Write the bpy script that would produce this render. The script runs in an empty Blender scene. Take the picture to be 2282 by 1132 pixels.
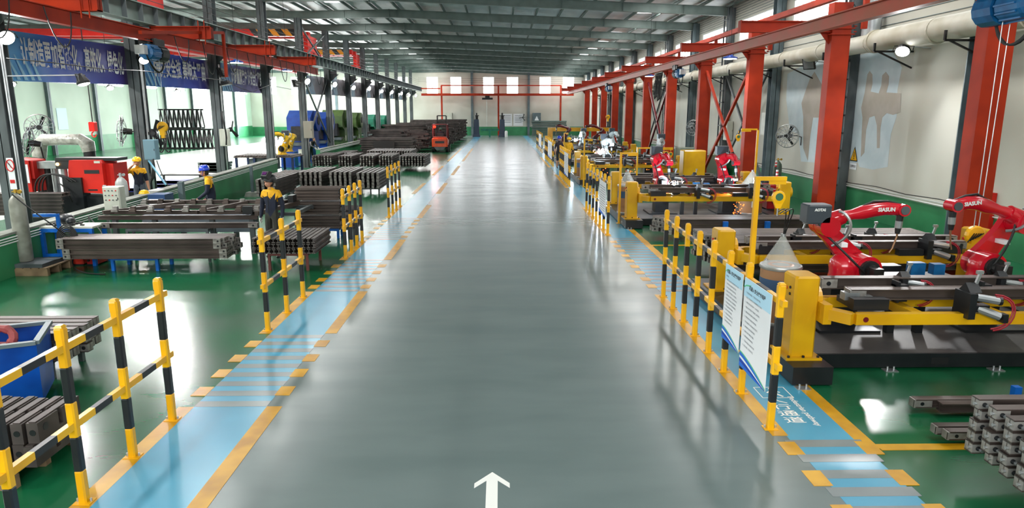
import bpy, math, random
import numpy as np
from mathutils import Vector, Matrix, Euler
PI = math.pi
random.seed(7)
S = bpy.context.scene
COL = S.collection

# ---------------------------------------------------------------- camera, world, big lights, exposure
CAM_H, FPX, PITCH, YAW = 3.2, 1520.0, 0.20628, 0.015627
cd = bpy.data.cameras.new('camera'); cam = bpy.data.objects.new('camera', cd); COL.objects.link(cam)
cam.location = (0, 0, CAM_H); cam.rotation_euler = (PI/2-PITCH, 0, -YAW)
cd.sensor_width = 36; cd.lens = FPX/2282*36; cd.clip_end = 400; cd.clip_start = .05
S.camera = cam

W = bpy.data.worlds.new('sky'); S.world = W; W.use_nodes = True
bgn = W.node_tree.nodes['Background']; bgn.inputs[0].default_value = (.93, .97, 1, 1); bgn.inputs[1].default_value = 9.0

def area(name, loc, size, power, aim, color=(1, 1, 1)):
    l = bpy.data.lights.new(name, 'AREA'); l.shape = 'RECTANGLE'; l.size, l.size_y = size; l.energy = power; l.color = color
    o = bpy.data.objects.new(name, l); COL.objects.link(o); o.location = loc
    o.rotation_euler = Vector(aim).to_track_quat('-Z', 'Y').to_euler(); return o
LP = 1.0
# area lights added under both roofs for brightness; one row follows white roof slots
ROOF_FILL = [(x, y) for y in range(1, 92, 6) for x in (-8.92, 7.72)]
for x, y in ROOF_FILL: area('roof_fill_light', (x, y, 8.78 if x < 0 else 8.30), (.7, 2.6), 170*LP, (0, 0, -1), (1, .99, .96))
for yc in (2, 14, 26, 38, 50, 62, 74, 86): area('roof_fill_light', (-20, yc, 8.7), (1.6, 4.4), 2400*LP, (0, 0, -1), (1, .99, .95))
# daylight through the windows of the far walls
area('far_window_daylight', (0, 93.2, 6.5), (19, 2.2), 700*LP, (0, -1, -.12), (.95, .98, 1))
area('left_hall_fill_light', (-24, 93.2, 4.0), (15, 6.0), 8000*LP, (.1, -1, -.1), (.98, 1, 1))  # area light added for the left hall's glare; no doorway is built
area('rear_area_light', (-2, -5.5, 5.2), (14, 4.2), 1500*LP, (0, 1, -.35), (.97, .99, 1))  # unseen area light behind the camera; the rear wall has no opening

S.view_settings.view_transform = 'Standard'; S.view_settings.look = 'None'
S.view_settings.exposure = 0.22; S.view_settings.gamma = 1; S.view_settings.use_curve_mapping = False
S.cycles.max_bounces = 7; S.cycles.diffuse_bounces = 3; S.cycles.glossy_bounces = 3
S.cycles.transmission_bounces = 6; S.cycles.transparent_max_bounces = 12
S.cycles.sample_clamp_indirect = 4.0; S.cycles.caustics_reflective = False; S.cycles.caustics_refractive = False

# ---------------------------------------------------------------- measuring helpers: photo pixel + a known plane -> a point of the hall
_F = Vector((math.sin(YAW)*math.cos(PITCH), math.cos(YAW)*math.cos(PITCH), -math.sin(PITCH)))
_R = Vector((math.cos(YAW), -math.sin(YAW), 0)); _U = _R.cross(_F)
def ray(x, y): return _F + _R*((x-1141)/FPX) - _U*((y-566)/FPX)
def fl(x, y, z=0.0):
    d = ray(x, y); return Vector((0, 0, CAM_H)) + d*((z-CAM_H)/d.z)
def aX(x, y, X):
    d = ray(x, y); return Vector((0, 0, CAM_H)) + d*(X/d.x)
def aY(x, y, Y):
    d = ray(x, y); return Vector((0, 0, CAM_H)) + d*(Y/d.y)

# ---------------------------------------------------------------- materials
MATS = {}
def mat(name, col, rough=.5, metal=0., col2=None, nscale=3., namt=.35, bump=0., bscale=20., rand=0., coat=0., emit=0., stretch=(1, 1, 1), alpha=1., trans=0., detail=2, r2=None, spec=.5):
    if name in MATS: return MATS[name]
    m = bpy.data.materials.new(name); m.use_nodes = True; nt = m.node_tree; b = nt.nodes['Principled BSDF']
    b.inputs['Specular IOR Level'].default_value = spec
    def lin(c): return tuple(((v/12.92) if v <= .04045 else ((v+.055)/1.055)**2.4) for v in c)+(1,)
    c1 = lin(col); b.inputs['Base Color'].default_value = c1; b.inputs['Roughness'].default_value = rough; b.inputs['Metallic'].default_value = metal
    if coat: b.inputs['Coat Weight'].default_value = coat; b.inputs['Coat Roughness'].default_value = .12
    if emit: b.inputs['Emission Color'].default_value = c1; b.inputs['Emission Strength'].default_value = emit
    if alpha < 1: b.inputs['Alpha'].default_value = alpha
    if trans: b.inputs['Transmission Weight'].default_value = trans
    L = nt.links.new
    if col2 or bump or r2:
        tc = nt.nodes.new('ShaderNodeTexCoord'); mp = nt.nodes.new('ShaderNodeMapping'); mp.inputs['Scale'].default_value = stretch
        L(tc.outputs['Object'], mp.inputs['Vector'])
    if col2 or r2:
        n = nt.nodes.new('ShaderNodeTexNoise'); n.inputs['Scale'].default_value = nscale; n.inputs['Detail'].default_value = detail; L(mp.outputs[0], n.inputs['Vector'])
        r = nt.nodes.new('ShaderNodeValToRGB'); r.color_ramp.interpolation = 'EASE'; r.color_ramp.elements[0].position = .5-namt*.5; r.color_ramp.elements[1].position = .5+namt*.5
        r.color_ramp.elements[0].color = c1; r.color_ramp.elements[1].color = lin(col2 or col); L(n.outputs['Fac'], r.inputs['Fac']); out = r.outputs[0]
        if rand:
            oi = nt.nodes.new('ShaderNodeObjectInfo'); hs = nt.nodes.new('ShaderNodeHueSaturation'); ma = nt.nodes.new('ShaderNodeMapRange')
            ma.inputs['To Min'].default_value = 1-rand; ma.inputs['To Max'].default_value = 1+rand
            L(oi.outputs['Random'], ma.inputs[0]); L(ma.outputs[0], hs.inputs['Value']); L(out, hs.inputs['Color']); out = hs.outputs[0]
        if col2: L(out, b.inputs['Base Color'])
        if r2:
            mr = nt.nodes.new('ShaderNodeMapRange'); mr.interpolation_type = 'SMOOTHSTEP'; mr.inputs['From Min'].default_value = .2; mr.inputs['From Max'].default_value = .8
            mr.inputs['To Min'].default_value = rough; mr.inputs['To Max'].default_value = r2; L(n.outputs['Fac'], mr.inputs[0]); L(mr.outputs[0], b.inputs['Roughness'])
    if bump:
        n2 = nt.nodes.new('ShaderNodeTexNoise'); n2.inputs['Scale'].default_value = bscale; n2.inputs['Detail'].default_value = 3; L(mp.outputs[0], n2.inputs['Vector'])
        bp = nt.nodes.new('ShaderNodeBump'); bp.inputs['Strength'].default_value = bump; bp.inputs['Distance'].default_value = .02
        L(n2.outputs['Fac'], bp.inputs['Height']); L(bp.outputs[0], b.inputs['Normal'])
    MATS[name] = m; return m

M_green = mat('green_epoxy', (.09, .39, .25), .20, col2=(.04, .29, .165), nscale=.4, namt=.7, bump=.09, bscale=1.6, stretch=(1, 2.4, 1), r2=.262, spec=.42)
M_lane = mat('grey_epoxy', (.43, .48, .475), .215, col2=(.375, .43, .425), nscale=.5, namt=.7, detail=3, r2=.262, bump=.10, bscale=1.6, stretch=(1, 3.2, 1), spec=.36)
M_pale = mat('pale_lane', (.72, .74, .73), .2, col2=(.64, .67, .66), nscale=.6, namt=.5, r2=.26, bump=.04, bscale=2.4)
M_blue = mat('blue_walkway_paint', (.31, .64, .76), .215, col2=(.25, .55, .67), nscale=.9, namt=.8, bump=.03, bscale=3, r2=.262)
M_yline = mat('yellow_floor_paint', (.83, .62, .07), .35, col2=(.70, .50, .07), nscale=3, namt=.5, bump=.05)
M_grst = mat('grey_crossing_paint', (.50, .54, .54), .24, col2=(.46, .49, .50), nscale=1.5)
M_whitep = mat('white_floor_paint', (.92, .92, .90), .4)
M_wall = mat('plaster_wall', (.80, .80, .76), .8, col2=(.74, .73, .68), nscale=.5, namt=.6, bump=.1, bscale=6)
M_wallL = mat('plaster_wall_mint', (.78, .86, .80), .8, col2=(.72, .80, .74), nscale=.4, namt=.6)
M_dado = mat('green_dado', (.23, .56, .37), .45, col2=(.17, .47, .30), nscale=1.2, namt=.6, bump=.08, bscale=8)
M_patch = mat('pale_blue_patch', (.78, .83, .845), .75, col2=(.73, .79, .81), nscale=2)
M_stain = mat('brown_plaster_patch', (.70, .67, .63), .85, col2=(.66, .63, .58), nscale=2)
M_steel = mat('grey_green_steel', (.44, .50, .48), .5, .15, col2=(.37, .43, .41), nscale=2, namt=.5)
M_dsteel = mat('dark_grey_steel', (.35, .38, .39), .5, .1, col2=(.24, .26, .27), nscale=2.5, namt=.4, stretch=(1, 1, .4))
M_bsteel = mat('blue_grey_steel', (.40, .46, .48), .5, .2, col2=(.34, .40, .42), nscale=2)
M_foil = mat('foil_roof_lining', (.86, .87, .88), .42, .2, col2=(.74, .77, .78), nscale=1.4, bump=.6, bscale=5, stretch=(1, .35, 1))
M_red = mat('orange_red_paint', (.70, .20, .07), .55, .0, spec=.25, col2=(.57, .15, .06), nscale=1.5, namt=.5)
M_redb = mat('bright_red_paint', (.80, .14, .09), .5, 0, spec=.3, col2=(.72, .10, .08), nscale=2)
M_yel = mat('yellow_paint', (.95, .72, .04), .36, 0, col2=(.88, .64, .03), nscale=2, coat=.2)
M_myel = mat('machine_yellow', (.88, .68, .05), .36, 0, col2=(.80, .59, .04), nscale=1.6, coat=.25)
M_blk = mat('black_paint', (.075, .085, .10), .4, 0, col2=(.11, .12, .13), nscale=3)
M_blkm = mat('black_metal', (.10, .105, .11), .45, .3, col2=(.17, .17, .17), nscale=6)
M_rub = mat('black_rubber', (.06, .06, .065), .65)
M_beam = mat('mill_scale_steel', (.38, .335, .31), .5, .4, col2=(.26, .22, .205), nscale=2.2, namt=.5, rand=.30, stretch=(.6, 1, 1), bump=.1, bscale=9)
M_beamd = mat('dark_mill_steel', (.36, .325, .31), .55, .25, col2=(.24, .215, .21), nscale=2.5, namt=.5, rand=.22)
M_end = mat('bare_cut_steel', (.62, .61, .59), .45, .35, col2=(.45, .43, .41), nscale=8, namt=.5, rand=.1)
M_conc = mat('concrete', (.55, .56, .53), .85, col2=(.46, .47, .44), nscale=3, bump=.2)
M_silver = mat('galvanised_steel', (.72, .73, .73), .35, .7, col2=(.60, .62, .63), nscale=3)
M_duct = mat('duct_wrap', (.80, .79, .74), .55, .05, col2=(.70, .68, .60), nscale=1.2, bump=.3, bscale=4)
M_robr = mat('robot_red', (.80, .07, .16), .22, 0, col2=(.74, .05, .13), nscale=2, coat=.6)
M_robw = mat('robot_white', (.78, .80, .80), .35, 0, col2=(.70, .73, .73), nscale=4)
M_roby = mat('robot_yellow', (.86, .70, .10), .35, 0, col2=(.78, .60, .08), nscale=4)
M_blueh = mat('hoist_blue', (.08, .40, .62), .35, .1, col2=(.05, .32, .52), nscale=5)
M_mblue = mat('machine_blue', (.05, .27, .62), .35, .1, col2=(.04, .22, .54), nscale=2, coat=.2)
M_blues = mat('stand_blue', (.05, .42, .80), .4, 0, col2=(.04, .36, .72), nscale=4)
M_mgreen = mat('machine_green', (.12, .50, .40), .4, .1, col2=(.10, .42, .33), nscale=2)
M_olive = mat('machine_olive', (.30, .40, .20), .45, .1, col2=(.24, .33, .16), nscale=2)
M_maroon = mat('robot_maroon', (.42, .08, .12), .35, 0, col2=(.34, .06, .1), nscale=3)
M_card = mat('cardboard', (.66, .50, .36), .75, col2=(.60, .44, .31), nscale=2, stretch=(1, 1, .3))
M_wood = mat('pallet_wood', (.55, .46, .35), .8, col2=(.42, .34, .25), nscale=3, stretch=(1, 5, 1), bump=.2)
M_cable = mat('black_cable', (.06, .06, .06), .55)
M_hose = mat('red_hose', (.60, .12, .18), .4)
M_hoseb = mat('blue_hose', (.25, .28, .60), .4)
M_white = mat('white_plastic', (.88, .89, .88), .4)
M_offw = mat('cabinet_cream', (.80, .81, .76), .45, col2=(.75, .76, .71), nscale=3)
M_gcab = mat('cabinet_grey_blue', (.42, .56, .62), .45, .1)
M_paper = mat('paper_white', (.92, .93, .94), .6)
M_ink = mat('black_ink', (.13, .13, .16), .7)
M_inkb = mat('grey_ink', (.42, .44, .48), .7)
M_skin = mat('skin', (.74, .53, .42), .5)
M_navy = mat('navy_cloth', (.09, .12, .20), .85, col2=(.06, .09, .16), nscale=9)
M_ycl = mat('yellow_cloth', (.93, .70, .08), .8, col2=(.86, .62, .05), nscale=9)
M_olv = mat('dark_olive_cloth', (.20, .20, .17), .85, col2=(.15, .15, .13), nscale=9)
M_glove = mat('white_glove', (.84, .83, .80), .85)
M_hair = mat('black_hair', (.07, .06, .06), .6)
M_helb = mat('helmet_blue', (.10, .25, .78), .25, coat=.5)
M_hely = mat('helmet_yellow', (.96, .76, .06), .3, coat=.4)
M_lamp = mat('lamp_glow', (1, 1, 1), .5, emit=14)
M_lampb = mat('lamp_glow_flood', (1, 1, .98), .5, emit=30)
M_redl = mat('red_beacon_glow', (1, .10, .04), .5, emit=7)
M_arc = mat('arc_glow', (.80, .92, 1), .5, emit=45)
M_spark = mat('spark_glow', (1, .42, .16), .5, emit=5)
M_sparkw = mat('spark_glow_white', (1, .80, .76), .5, emit=5)
M_label_r = mat('print_red', (.80, .12, .12), .5)
M_lav = mat('label_blue', (.20, .33, .48), .6)
M_orange = mat('forklift_orange', (.85, .31, .13), .38, 0, col2=(.78, .26, .10), nscale=3, coat=.3)
M_film = mat('stretch_film', (.70, .70, .66), .3, 0, col2=(.55, .55, .51), nscale=6, bump=.8, bscale=14)
M_glass = mat('clear_glass', (.95, .97, .98), .05, alpha=.25)
M_clear = mat('clear_plastic', (.86, .88, .86), .12, alpha=.30)
M_sunpane = mat('bright_window_pane', (.98, 1, 1), .4, emit=4.2)
M_roofglow = mat('roof_glow_sheet', (.98, 1, 1), .5, emit=2.2)  # emissive sheet that goes with the added roof lights

# ---------------------------------------------------------------- mesh builder
NOSPLIT = {'eyes', 'hair', 'cage', 'warning_stripes', 'pedestrian_symbol', 'white_arrow', 'window_frame'}
SMALL = {'bolt', 'button', 'feet', 'hole', 'bolt_hole', 'light_streak', 'poster_text', 'print', 'red_print', 'wrist_cap', 'anchor_foot', 'warning_label', 'name_plate', 'siding_rib', 'joint_ring', 'cable', 'rim'}
class MB:
    def __init__(s): s.v = []; s.f = []; s.m = []; s.mi = 0
    def add(s, vs, fs, M=None):
        o = len(s.v)
        for v in vs:
            v = Vector(v)
            if M is not None: v = M @ v
            s.v.append(v)
        for f in fs: s.f.append([i+o for i in f]); s.m.append(s.mi)
        return s
    def slot(s, i): s.mi = i; return s
    def bx(s, x0, x1, y0, y1, z0, z1, M=None):
        if x0 > x1: x0, x1 = x1, x0
        if y0 > y1: y0, y1 = y1, y0
        if z0 > z1: z0, z1 = z1, z0
        return s.add([(x0, y0, z0), (x1, y0, z0), (x1, y1, z0), (x0, y1, z0), (x0, y0, z1), (x1, y0, z1), (x1, y1, z1), (x0, y1, z1)],
              [(3, 2, 1, 0), (4, 5, 6, 7), (0, 1, 5, 4), (1, 2, 6, 5), (2, 3, 7, 6), (3, 0, 4, 7)], M)
    def box(s, c, d, M=None):
        return s.bx(c[0]-d[0]/2, c[0]+d[0]/2, c[1]-d[1]/2, c[1]+d[1]/2, c[2]-d[2]/2, c[2]+d[2]/2, M)
    def bbox(s, x0, x1, y0, y1, z0, z1, b=.01, M=None):      # box with chamfered vertical edges and top
        x0, x1 = min(x0, x1), max(x0, x1); y0, y1 = min(y0, y1), max(y0, y1)
        ring = lambda i, z: [(x0+b+i, y0+i, z), (x1-b-i, y0+i, z), (x1-i, y0+b+i, z), (x1-i, y1-b-i, z), (x1-b-i, y1-i, z), (x0+b+i, y1-i, z), (x0+i, y1-b-i, z), (x0+i, y0+b+i, z)]
        vs = ring(0, z0)+ring(0, z1-b)+ring(b*.7, z1); fs = [tuple(range(7, -1, -1)), tuple(range(16, 24))]
        for k in (0, 8):
            for i in range(8): j = (i+1) % 8; fs.append((k+i, k+j, k+8+j, k+8+i))
        return s.add(vs, fs, M)
    def frus(s, c0, d0, c1, d1, M=None):                     # two rectangles (centre, (dx,dy)) joined
        v = []
        for c, d in ((c0, d0), (c1, d1)):
            v += [(c[0]-d[0]/2, c[1]-d[1]/2, c[2]), (c[0]+d[0]/2, c[1]-d[1]/2, c[2]), (c[0]+d[0]/2, c[1]+d[1]/2, c[2]), (c[0]-d[0]/2, c[1]+d[1]/2, c[2])]
        return s.add(v, [(3, 2, 1, 0), (4, 5, 6, 7), (0, 1, 5, 4), (1, 2, 6, 5), (2, 3, 7, 6), (3, 0, 4, 7)], M)
    def bar(s, p0, p1, w, h=None, M=None, up=(0, 0, 1)):      # rectangular bar between two points
        h = h or w; p0, p1 = Vector(p0), Vector(p1); d = (p1-p0).normalized(); u = Vector(up)
        if abs(d.dot(u)) > .98: u = Vector((0, 1, 0))
        a = d.cross(u).normalized(); b = a.cross(d).normalized(); v = []
        for p in (p0, p1):
            for i, j in ((-1, -1), (1, -1), (1, 1), (-1, 1)): v.append(p+a*(i*w/2)+b*(j*h/2))
        return s.add(v, [(0, 3, 2, 1), (4, 5, 6, 7), (0, 1, 5, 4), (1, 2, 6, 5), (2, 3, 7, 6), (3, 0, 4, 7)], M)
    def cyl(s, p0, p1, r, r2=None, n=12, M=None, caps=True):
        p0, p1 = Vector(p0), Vector(p1); r2 = r if r2 is None else r2; d = (p1-p0).normalized()
        u = Vector((0, 0, 1)) if abs(d.z) < .9 else Vector((1, 0, 0)); a = d.cross(u).normalized(); b = d.cross(a).normalized(); v = []
        for p, q in ((p0, r), (p1, r2)):
            for i in range(n): t = 2*PI*i/n; v.append(p+a*(q*math.cos(t))+b*(q*math.sin(t)))
        f = [(i, (i+1) % n, n+(i+1) % n, n+i) for i in range(n)]
        if caps: f += [tuple(range(n-1, -1, -1)), tuple(range(n, 2*n))]
        return s.add(v, f, M)
    def tube(s, pts, r, n=6, M=None, closed=False):
        pts = [Vector(p) for p in pts]; K = len(pts); v = []; f = []; a = None
        rr = r if isinstance(r, (list, tuple)) else [r]*K
        for k, p in enumerate(pts):
            if closed: d = pts[(k+1) % K]-pts[k-1]
            else: d = pts[min(k+1, K-1)]-pts[max(k-1, 0)]
            d.normalize()
            if a is None: u = Vector((0, 0, 1)) if abs(d.z) < .9 else Vector((1, 0, 0)); a = d.cross(u).normalized()
            else: a = (a-d*a.dot(d)).normalized()
            b = d.cross(a)
            for i in range(n): t = 2*PI*i/n; v.append(p+a*(rr[k]*math.cos(t))+b*(rr[k]*math.sin(t)))
        for k in range(K if closed else K-1):
            for i in range(n): j = (i+1) % n; k2 = (k+1) % K; f.append((k*n+i, k*n+j, k2*n+j, k2*n+i))
        if not closed: f += [tuple(range(n-1, -1, -1)), tuple(range((K-1)*n, K*n))]
        return s.add(v, f, M)
    def lathe(s, c, prof, n=16, axis='z', M=None):
        c = Vector(c); v = []; f = []
        for r, z in prof:
            for i in range(n):
                t = 2*PI*i/n; p = (r*math.cos(t), r*math.sin(t), z)
                if axis == 'x': p = (p[2], p[0], p[1])
                if axis == 'y': p = (p[1], p[2], p[0])
                v.append(c+Vector(p))
        for k in range(len(prof)-1):
            for i in range(n): j = (i+1) % n; f.append((k*n+i, k*n+j, (k+1)*n+j, (k+1)*n+i))
        f += [tuple(range(n-1, -1, -1)), tuple(range((len(prof)-1)*n, len(prof)*n))]
        return s.add(v, f, M)
    def ball(s, c, r, sc=(1, 1, 1), n=10, M=None):
        prof = [(max(r*math.sin(PI*k/(n//2+1)), r*.02), -r*math.cos(PI*k/(n//2+1))) for k in range(n//2+2)]
        T = Matrix.Translation(c) @ Matrix.Diagonal((sc[0], sc[1], sc[2], 1)); T = T if M is None else M @ T
        return s.lathe((0, 0, 0), prof, n, 'z', T)
    def prism(s, poly, axis, a, b, M=None):                   # polygon in the other two axes, extruded a..b
        n = len(poly); v = []
        for w in (a, b):
            for p, q in poly: v.append((w, p, q) if axis == 'x' else (p, w, q) if axis == 'y' else (p, q, w))
        f = [tuple(range(n-1, -1, -1)), tuple(range(n, 2*n))]+[(i, (i+1) % n, n+(i+1) % n, n+i) for i in range(n)]
        return s.add(v, f, M)
    def hsec(s, p0, p1, w, h, tf=.02, tw=.012, up=(0, 0, 1)):   # H section: three plates
        p0, p1 = Vector(p0), Vector(p1); d = (p1-p0).normalized(); u = Vector(up)
        if abs(d.dot(u)) > .98: u = Vector((0, 1, 0))
        a = d.cross(u).normalized(); b = a.cross(d).normalized()
        for k in (-1, 1): s.bar(p0+b*(k*(h/2-tf/2)), p1+b*(k*(h/2-tf/2)), w, tf, up=b)
        s.bar(p0, p1, tw, h-2*tf, up=b); return s
    def clusters(s):
        n = len(s.v); par = list(range(n))
        def find(a):
            while par[a] != a: par[a] = par[par[a]]; a = par[a]
            return a
        for f in s.f:
            r = find(f[0])
            for i in f[1:]: par[find(i)] = r
        isl = {}
        for i, f in enumerate(s.f): isl.setdefault(find(f[0]), []).append(i)
        if len(isl) < 2 or len(isl) > 420: return None
        bb = []
        for k, fs in isl.items():
            ids = {i for fi in fs for i in s.f[fi]}; e = .006
            bb.append([min(s.v[i].x for i in ids)-e, max(s.v[i].x for i in ids)+e, min(s.v[i].y for i in ids)-e, max(s.v[i].y for i in ids)+e, min(s.v[i].z for i in ids)-e, max(s.v[i].z for i in ids)+e, fs])
        g = list(range(len(bb)))
        def gf(a):
            while g[a] != a: g[a] = g[g[a]]; a = g[a]
            return a
        for i in range(len(bb)):
            for j in range(i):
                a, b = bb[i], bb[j]
                if a[0] < b[1] and b[0] < a[1] and a[2] < b[3] and b[2] < a[3] and a[4] < b[5] and b[4] < a[5]: g[gf(i)] = gf(j)
        out = {}
        for i, b in enumerate(bb): out.setdefault(gf(i), []).extend(b[6])
        return list(out.values()) if len(out) > 1 else None
    def build(s, name, mats, parent=None, smooth=False, origin=None, fix=True):
        if parent is not None and name not in NOSPLIT:
            cs = s.clusters()
            if cs and (name in SMALL or len(cs) > 60):
                o = s.build1(name, mats, parent, smooth, origin, fix); o['kind'] = 'stuff' if not parent.get('kind') == 'structure' else 'stuff'; return o
            if cs:
                first = None
                for fs in cs:
                    q = MB(); mp = {}
                    for fi in fs:
                        nf = []
                        for i in s.f[fi]:
                            if i not in mp: mp[i] = len(q.v); q.v.append(s.v[i])
                            nf.append(mp[i])
                        q.f.append(nf); q.m.append(s.m[fi])
                    o = q.build1(name, mats, parent, smooth, origin, fix); first = first or o
                return first
        return s.build1(name, mats, parent, smooth, origin, fix)
    def build1(s, name, mats, parent=None, smooth=False, origin=None, fix=True):
        me = bpy.data.meshes.new(name); o = bpy.data.objects.new(name, me); COL.objects.link(o)
        if parent is not None:
            off = Vector((0, 0, 0)); q = parent
            while q is not None: off += q.location; q = q.parent
            o.parent = parent
        elif origin is not None: off = Vector(origin); o.location = off
        else:
            xs = [v.x for v in s.v]; ys = [v.y for v in s.v]; off = Vector(((min(xs)+max(xs))/2, (min(ys)+max(ys))/2, min(v.z for v in s.v))); o.location = off
        me.from_pydata([tuple(v-off) for v in s.v], [], s.f)
        mats = mats if isinstance(mats, (list, tuple)) else [mats]
        for m in mats: me.materials.append(m)
        if len(mats) > 1: me.polygons.foreach_set('material_index', s.m)
        if fix:
            import bmesh
            b = bmesh.new(); b.from_mesh(me); bmesh.ops.recalc_face_normals(b, faces=b.faces); b.to_mesh(me); b.free()
        if smooth:
            me.polygons.foreach_set('use_smooth', [True]*len(me.polygons))
            try: me.set_sharp_from_angle(angle=math.radians(38))
            except Exception: pass
        me.update(); return o

def tag(o, label=None, cat=None, group=None, kind=None):
    if label: o['label'] = label
    if cat:
        o['category'] = cat
        if not kind: kind = 'thing'
    if group: o['group'] = group
    if kind: o['kind'] = kind
    return o
def thing(name, loc, label, cat, group=None, kind=None):
    o = bpy.data.objects.new(name, None); COL.objects.link(o); o.location = loc; o.empty_display_size = .1
    return tag(o, label, cat, group, kind)
def copy_tree(o, parent=None):
    c = o.copy(); COL.objects.link(c); c.parent = parent
    for ch in list(o.children): copy_tree(ch, c)
    return c
def dup(o, loc, rz=0, label=None, group=None):
    c = copy_tree(o); c.location = loc; c.rotation_euler = (0, 0, rz)
    if label: c['label'] = label
    if group: c['group'] = group
    return c
def arc(p0, p1, sag, n=10):
    p0, p1 = Vector(p0), Vector(p1); return [p0.lerp(p1, k/n)+Vector((0, 0, -sag*4*(k/n)*(1-k/n))) for k in range(n+1)]
def bez(*p, n=12):
    out = []; p = [Vector(q) for q in p]
    for k in range(n+1):
        q = list(p); t = k/n
        while len(q) > 1: q = [q[i].lerp(q[i+1], t) for i in range(len(q)-1)]
        out.append(q[0])
    return out
def text(name, body, size, M, material, parent=None, sx=1.0, align='CENTER', bold=0.0, depth=.0):
    cu = bpy.data.curves.new(name, 'FONT'); cu.body = body; cu.size = size; cu.align_x = align; cu.align_y = 'CENTER'; cu.extrude = depth; cu.offset = bold; cu.resolution_u = 2
    o = bpy.data.objects.new(name, cu); COL.objects.link(o)
    bpy.context.view_layer.update()
    me = bpy.data.meshes.new_from_object(o.evaluated_get(bpy.context.evaluated_depsgraph_get()))
    bpy.data.objects.remove(o); me.name = name
    T = M @ Matrix.Diagonal((sx, 1, 1, 1))
    off = Vector((0, 0, 0)); q = parent
    while q is not None: off += q.location; q = q.parent
    me.transform(Matrix.Translation(-off) @ T); me.materials.clear(); me.materials.append(material)
    ob = bpy.data.objects.new(name, me); COL.objects.link(ob); ob.parent = parent
    return ob
def frame_M(o, ex, ey):
    ex, ey = Vector(ex).normalized(), Vector(ey).normalized(); ez = ex.cross(ey)
    return Matrix(((ex.x, ey.x, ez.x, o[0]), (ex.y, ey.y, ez.y, o[1]), (ex.z, ey.z, ez.z, o[2]), (0, 0, 0, 1)))

# ================================================================ SETTING
XL, XR, YF, XLL = -11.3, 11.15, 94.0, -33.5
FR = [10+6*k for k in range(0, 15)]          # frame lines (10, 16 ... 94)
floor = MB().bx(XLL, XR+.3, -8, YF, -.2, 0).build('floor', M_green, origin=(0, 0, 0)); tag(floor, kind='structure')
def sheet(name, x0, x1, y0, y1, z, m, par=floor): return MB().bx(x0, x1, y0, y1, 0.0005, z).build(name, m, par)
sheet('driving_lane', -2.62, 2.88, -7.9, YF-2, .003, M_lane)
sheet('pale_driving_lane', -25.5, -15.0, -7.9, YF-1, .003, M_pale)
sheet('grey_apron', -11.0, 11.0, 78, YF-.01, .002, M_lane)
# blue walkways with yellow borders, grey crossings with dashes
solidL = [(-6, 7.08), (9.62, 12.0), (14.7, 17.1), (20.7, 23.6), (27, 31), (35, 41), (45, 60)]
for a, b in solidL:
    sheet('yellow_line', -3.57, -3.40, a, b, .006, M_yline); sheet('yellow_line', -2.60, -2.43, a, b, .006, M_yline)
sheet('blue_walkway', -3.40, -2.60, -6, 92, .005, M_blue)
sheet('blue_walkway', 2.86, 3.52, -6, 92, .005, M_blue)
def crossing(x0, x1, a, b, dashes, yl, yr):
    y = a; k = 0
    while y < b-.05:
        if k % 2 == 0: sheet('crossing_bar', x0, x1, y, min(y+.145, b), .0065, M_grst)
        y += .145; k += 1
    for d in dashes:
        sheet('yellow_dash', yl-.085, yl+.085, d-.13, d+.13, .0068, M_yline); sheet('yellow_dash', yr-.085, yr+.085, d-.13, d+.13, .0068, M_yline)
crossing(-3.40, -2.60, 7.08, 9.6, [7.51, 8.07, 8.6, 9.17], -3.49, -2.53)
crossing(-3.40, -2.60, 12.0, 14.7, [12.35, 12.9, 13.5, 14.1], -3.49, -2.53)
crossing(-3.40, -2.60, 17.1, 20.7, [17.5, 18.2, 18.9, 19.6, 20.2], -3.49, -2.53)
crossing(2.80, 3.56, 2.0, 6.36, [6.04, 5.49, 4.94, 4.4], 2.80, 3.56)
crossing(2.86, 3.50, 11.9, 17.2, [12.3+.55*k for k in range(9)], 2.80, 3.58)
for a, b in ((6.3, 11.7), (17.5, 22.9), (29, 35.2), (39.8, 48.5)): sheet('yellow_line', 2.72, 2.88, a, b, .006, M_yline)
for a, b in ((6.02, 7.62), (12.2, 18.6)): sheet('yellow_line', 3.50, 3.66, a, b, .006, M_yline)
sheet('yellow_line', 3.66, 9.0, 5.99, 6.11, .006, M_yline)
sheet('yellow_line', 3.66, 9.0, 16.2, 16.32, .006, M_yline)
# white arrow
ar = MB(); c = -.09; ar.prism([(c-.055, 4.98), (c+.055, 4.98), (c+.055, 5.42), (c+.155, 5.42), (c+.155, 5.36+.06), (c, 5.66), (c-.155, 5.42), (c-.055, 5.42)], 'z', .003, .0045)
ar = MB(); ar.add([(c-.05, 5.0, .0045), (c+.05, 5.0, .0045), (c+.05, 5.45, .0045), (c-.05, 5.45, .0045)], [(0, 1, 2, 3)])
ar.add([(c-.155, 5.37, .0045), (c-.155, 5.45, .0045), (c, 5.64, .0045), (c, 5.55, .0045)], [(0, 3, 2, 1)])
ar.add([(c+.155, 5.37, .0045), (c+.155, 5.45, .0045), (c, 5.64, .0045), (c, 5.55, .0045)], [(0, 1, 2, 3)])
ar.add([(c-.05, 5.43, .0046), (c+.05, 5.43, .0046), (c+.05, 5.56, .0046), (c, 5.62, .0046), (c-.05, 5.56, .0046)], [(0, 1, 2, 3, 4)])
ar.build('white_arrow', M_whitep, floor)
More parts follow.
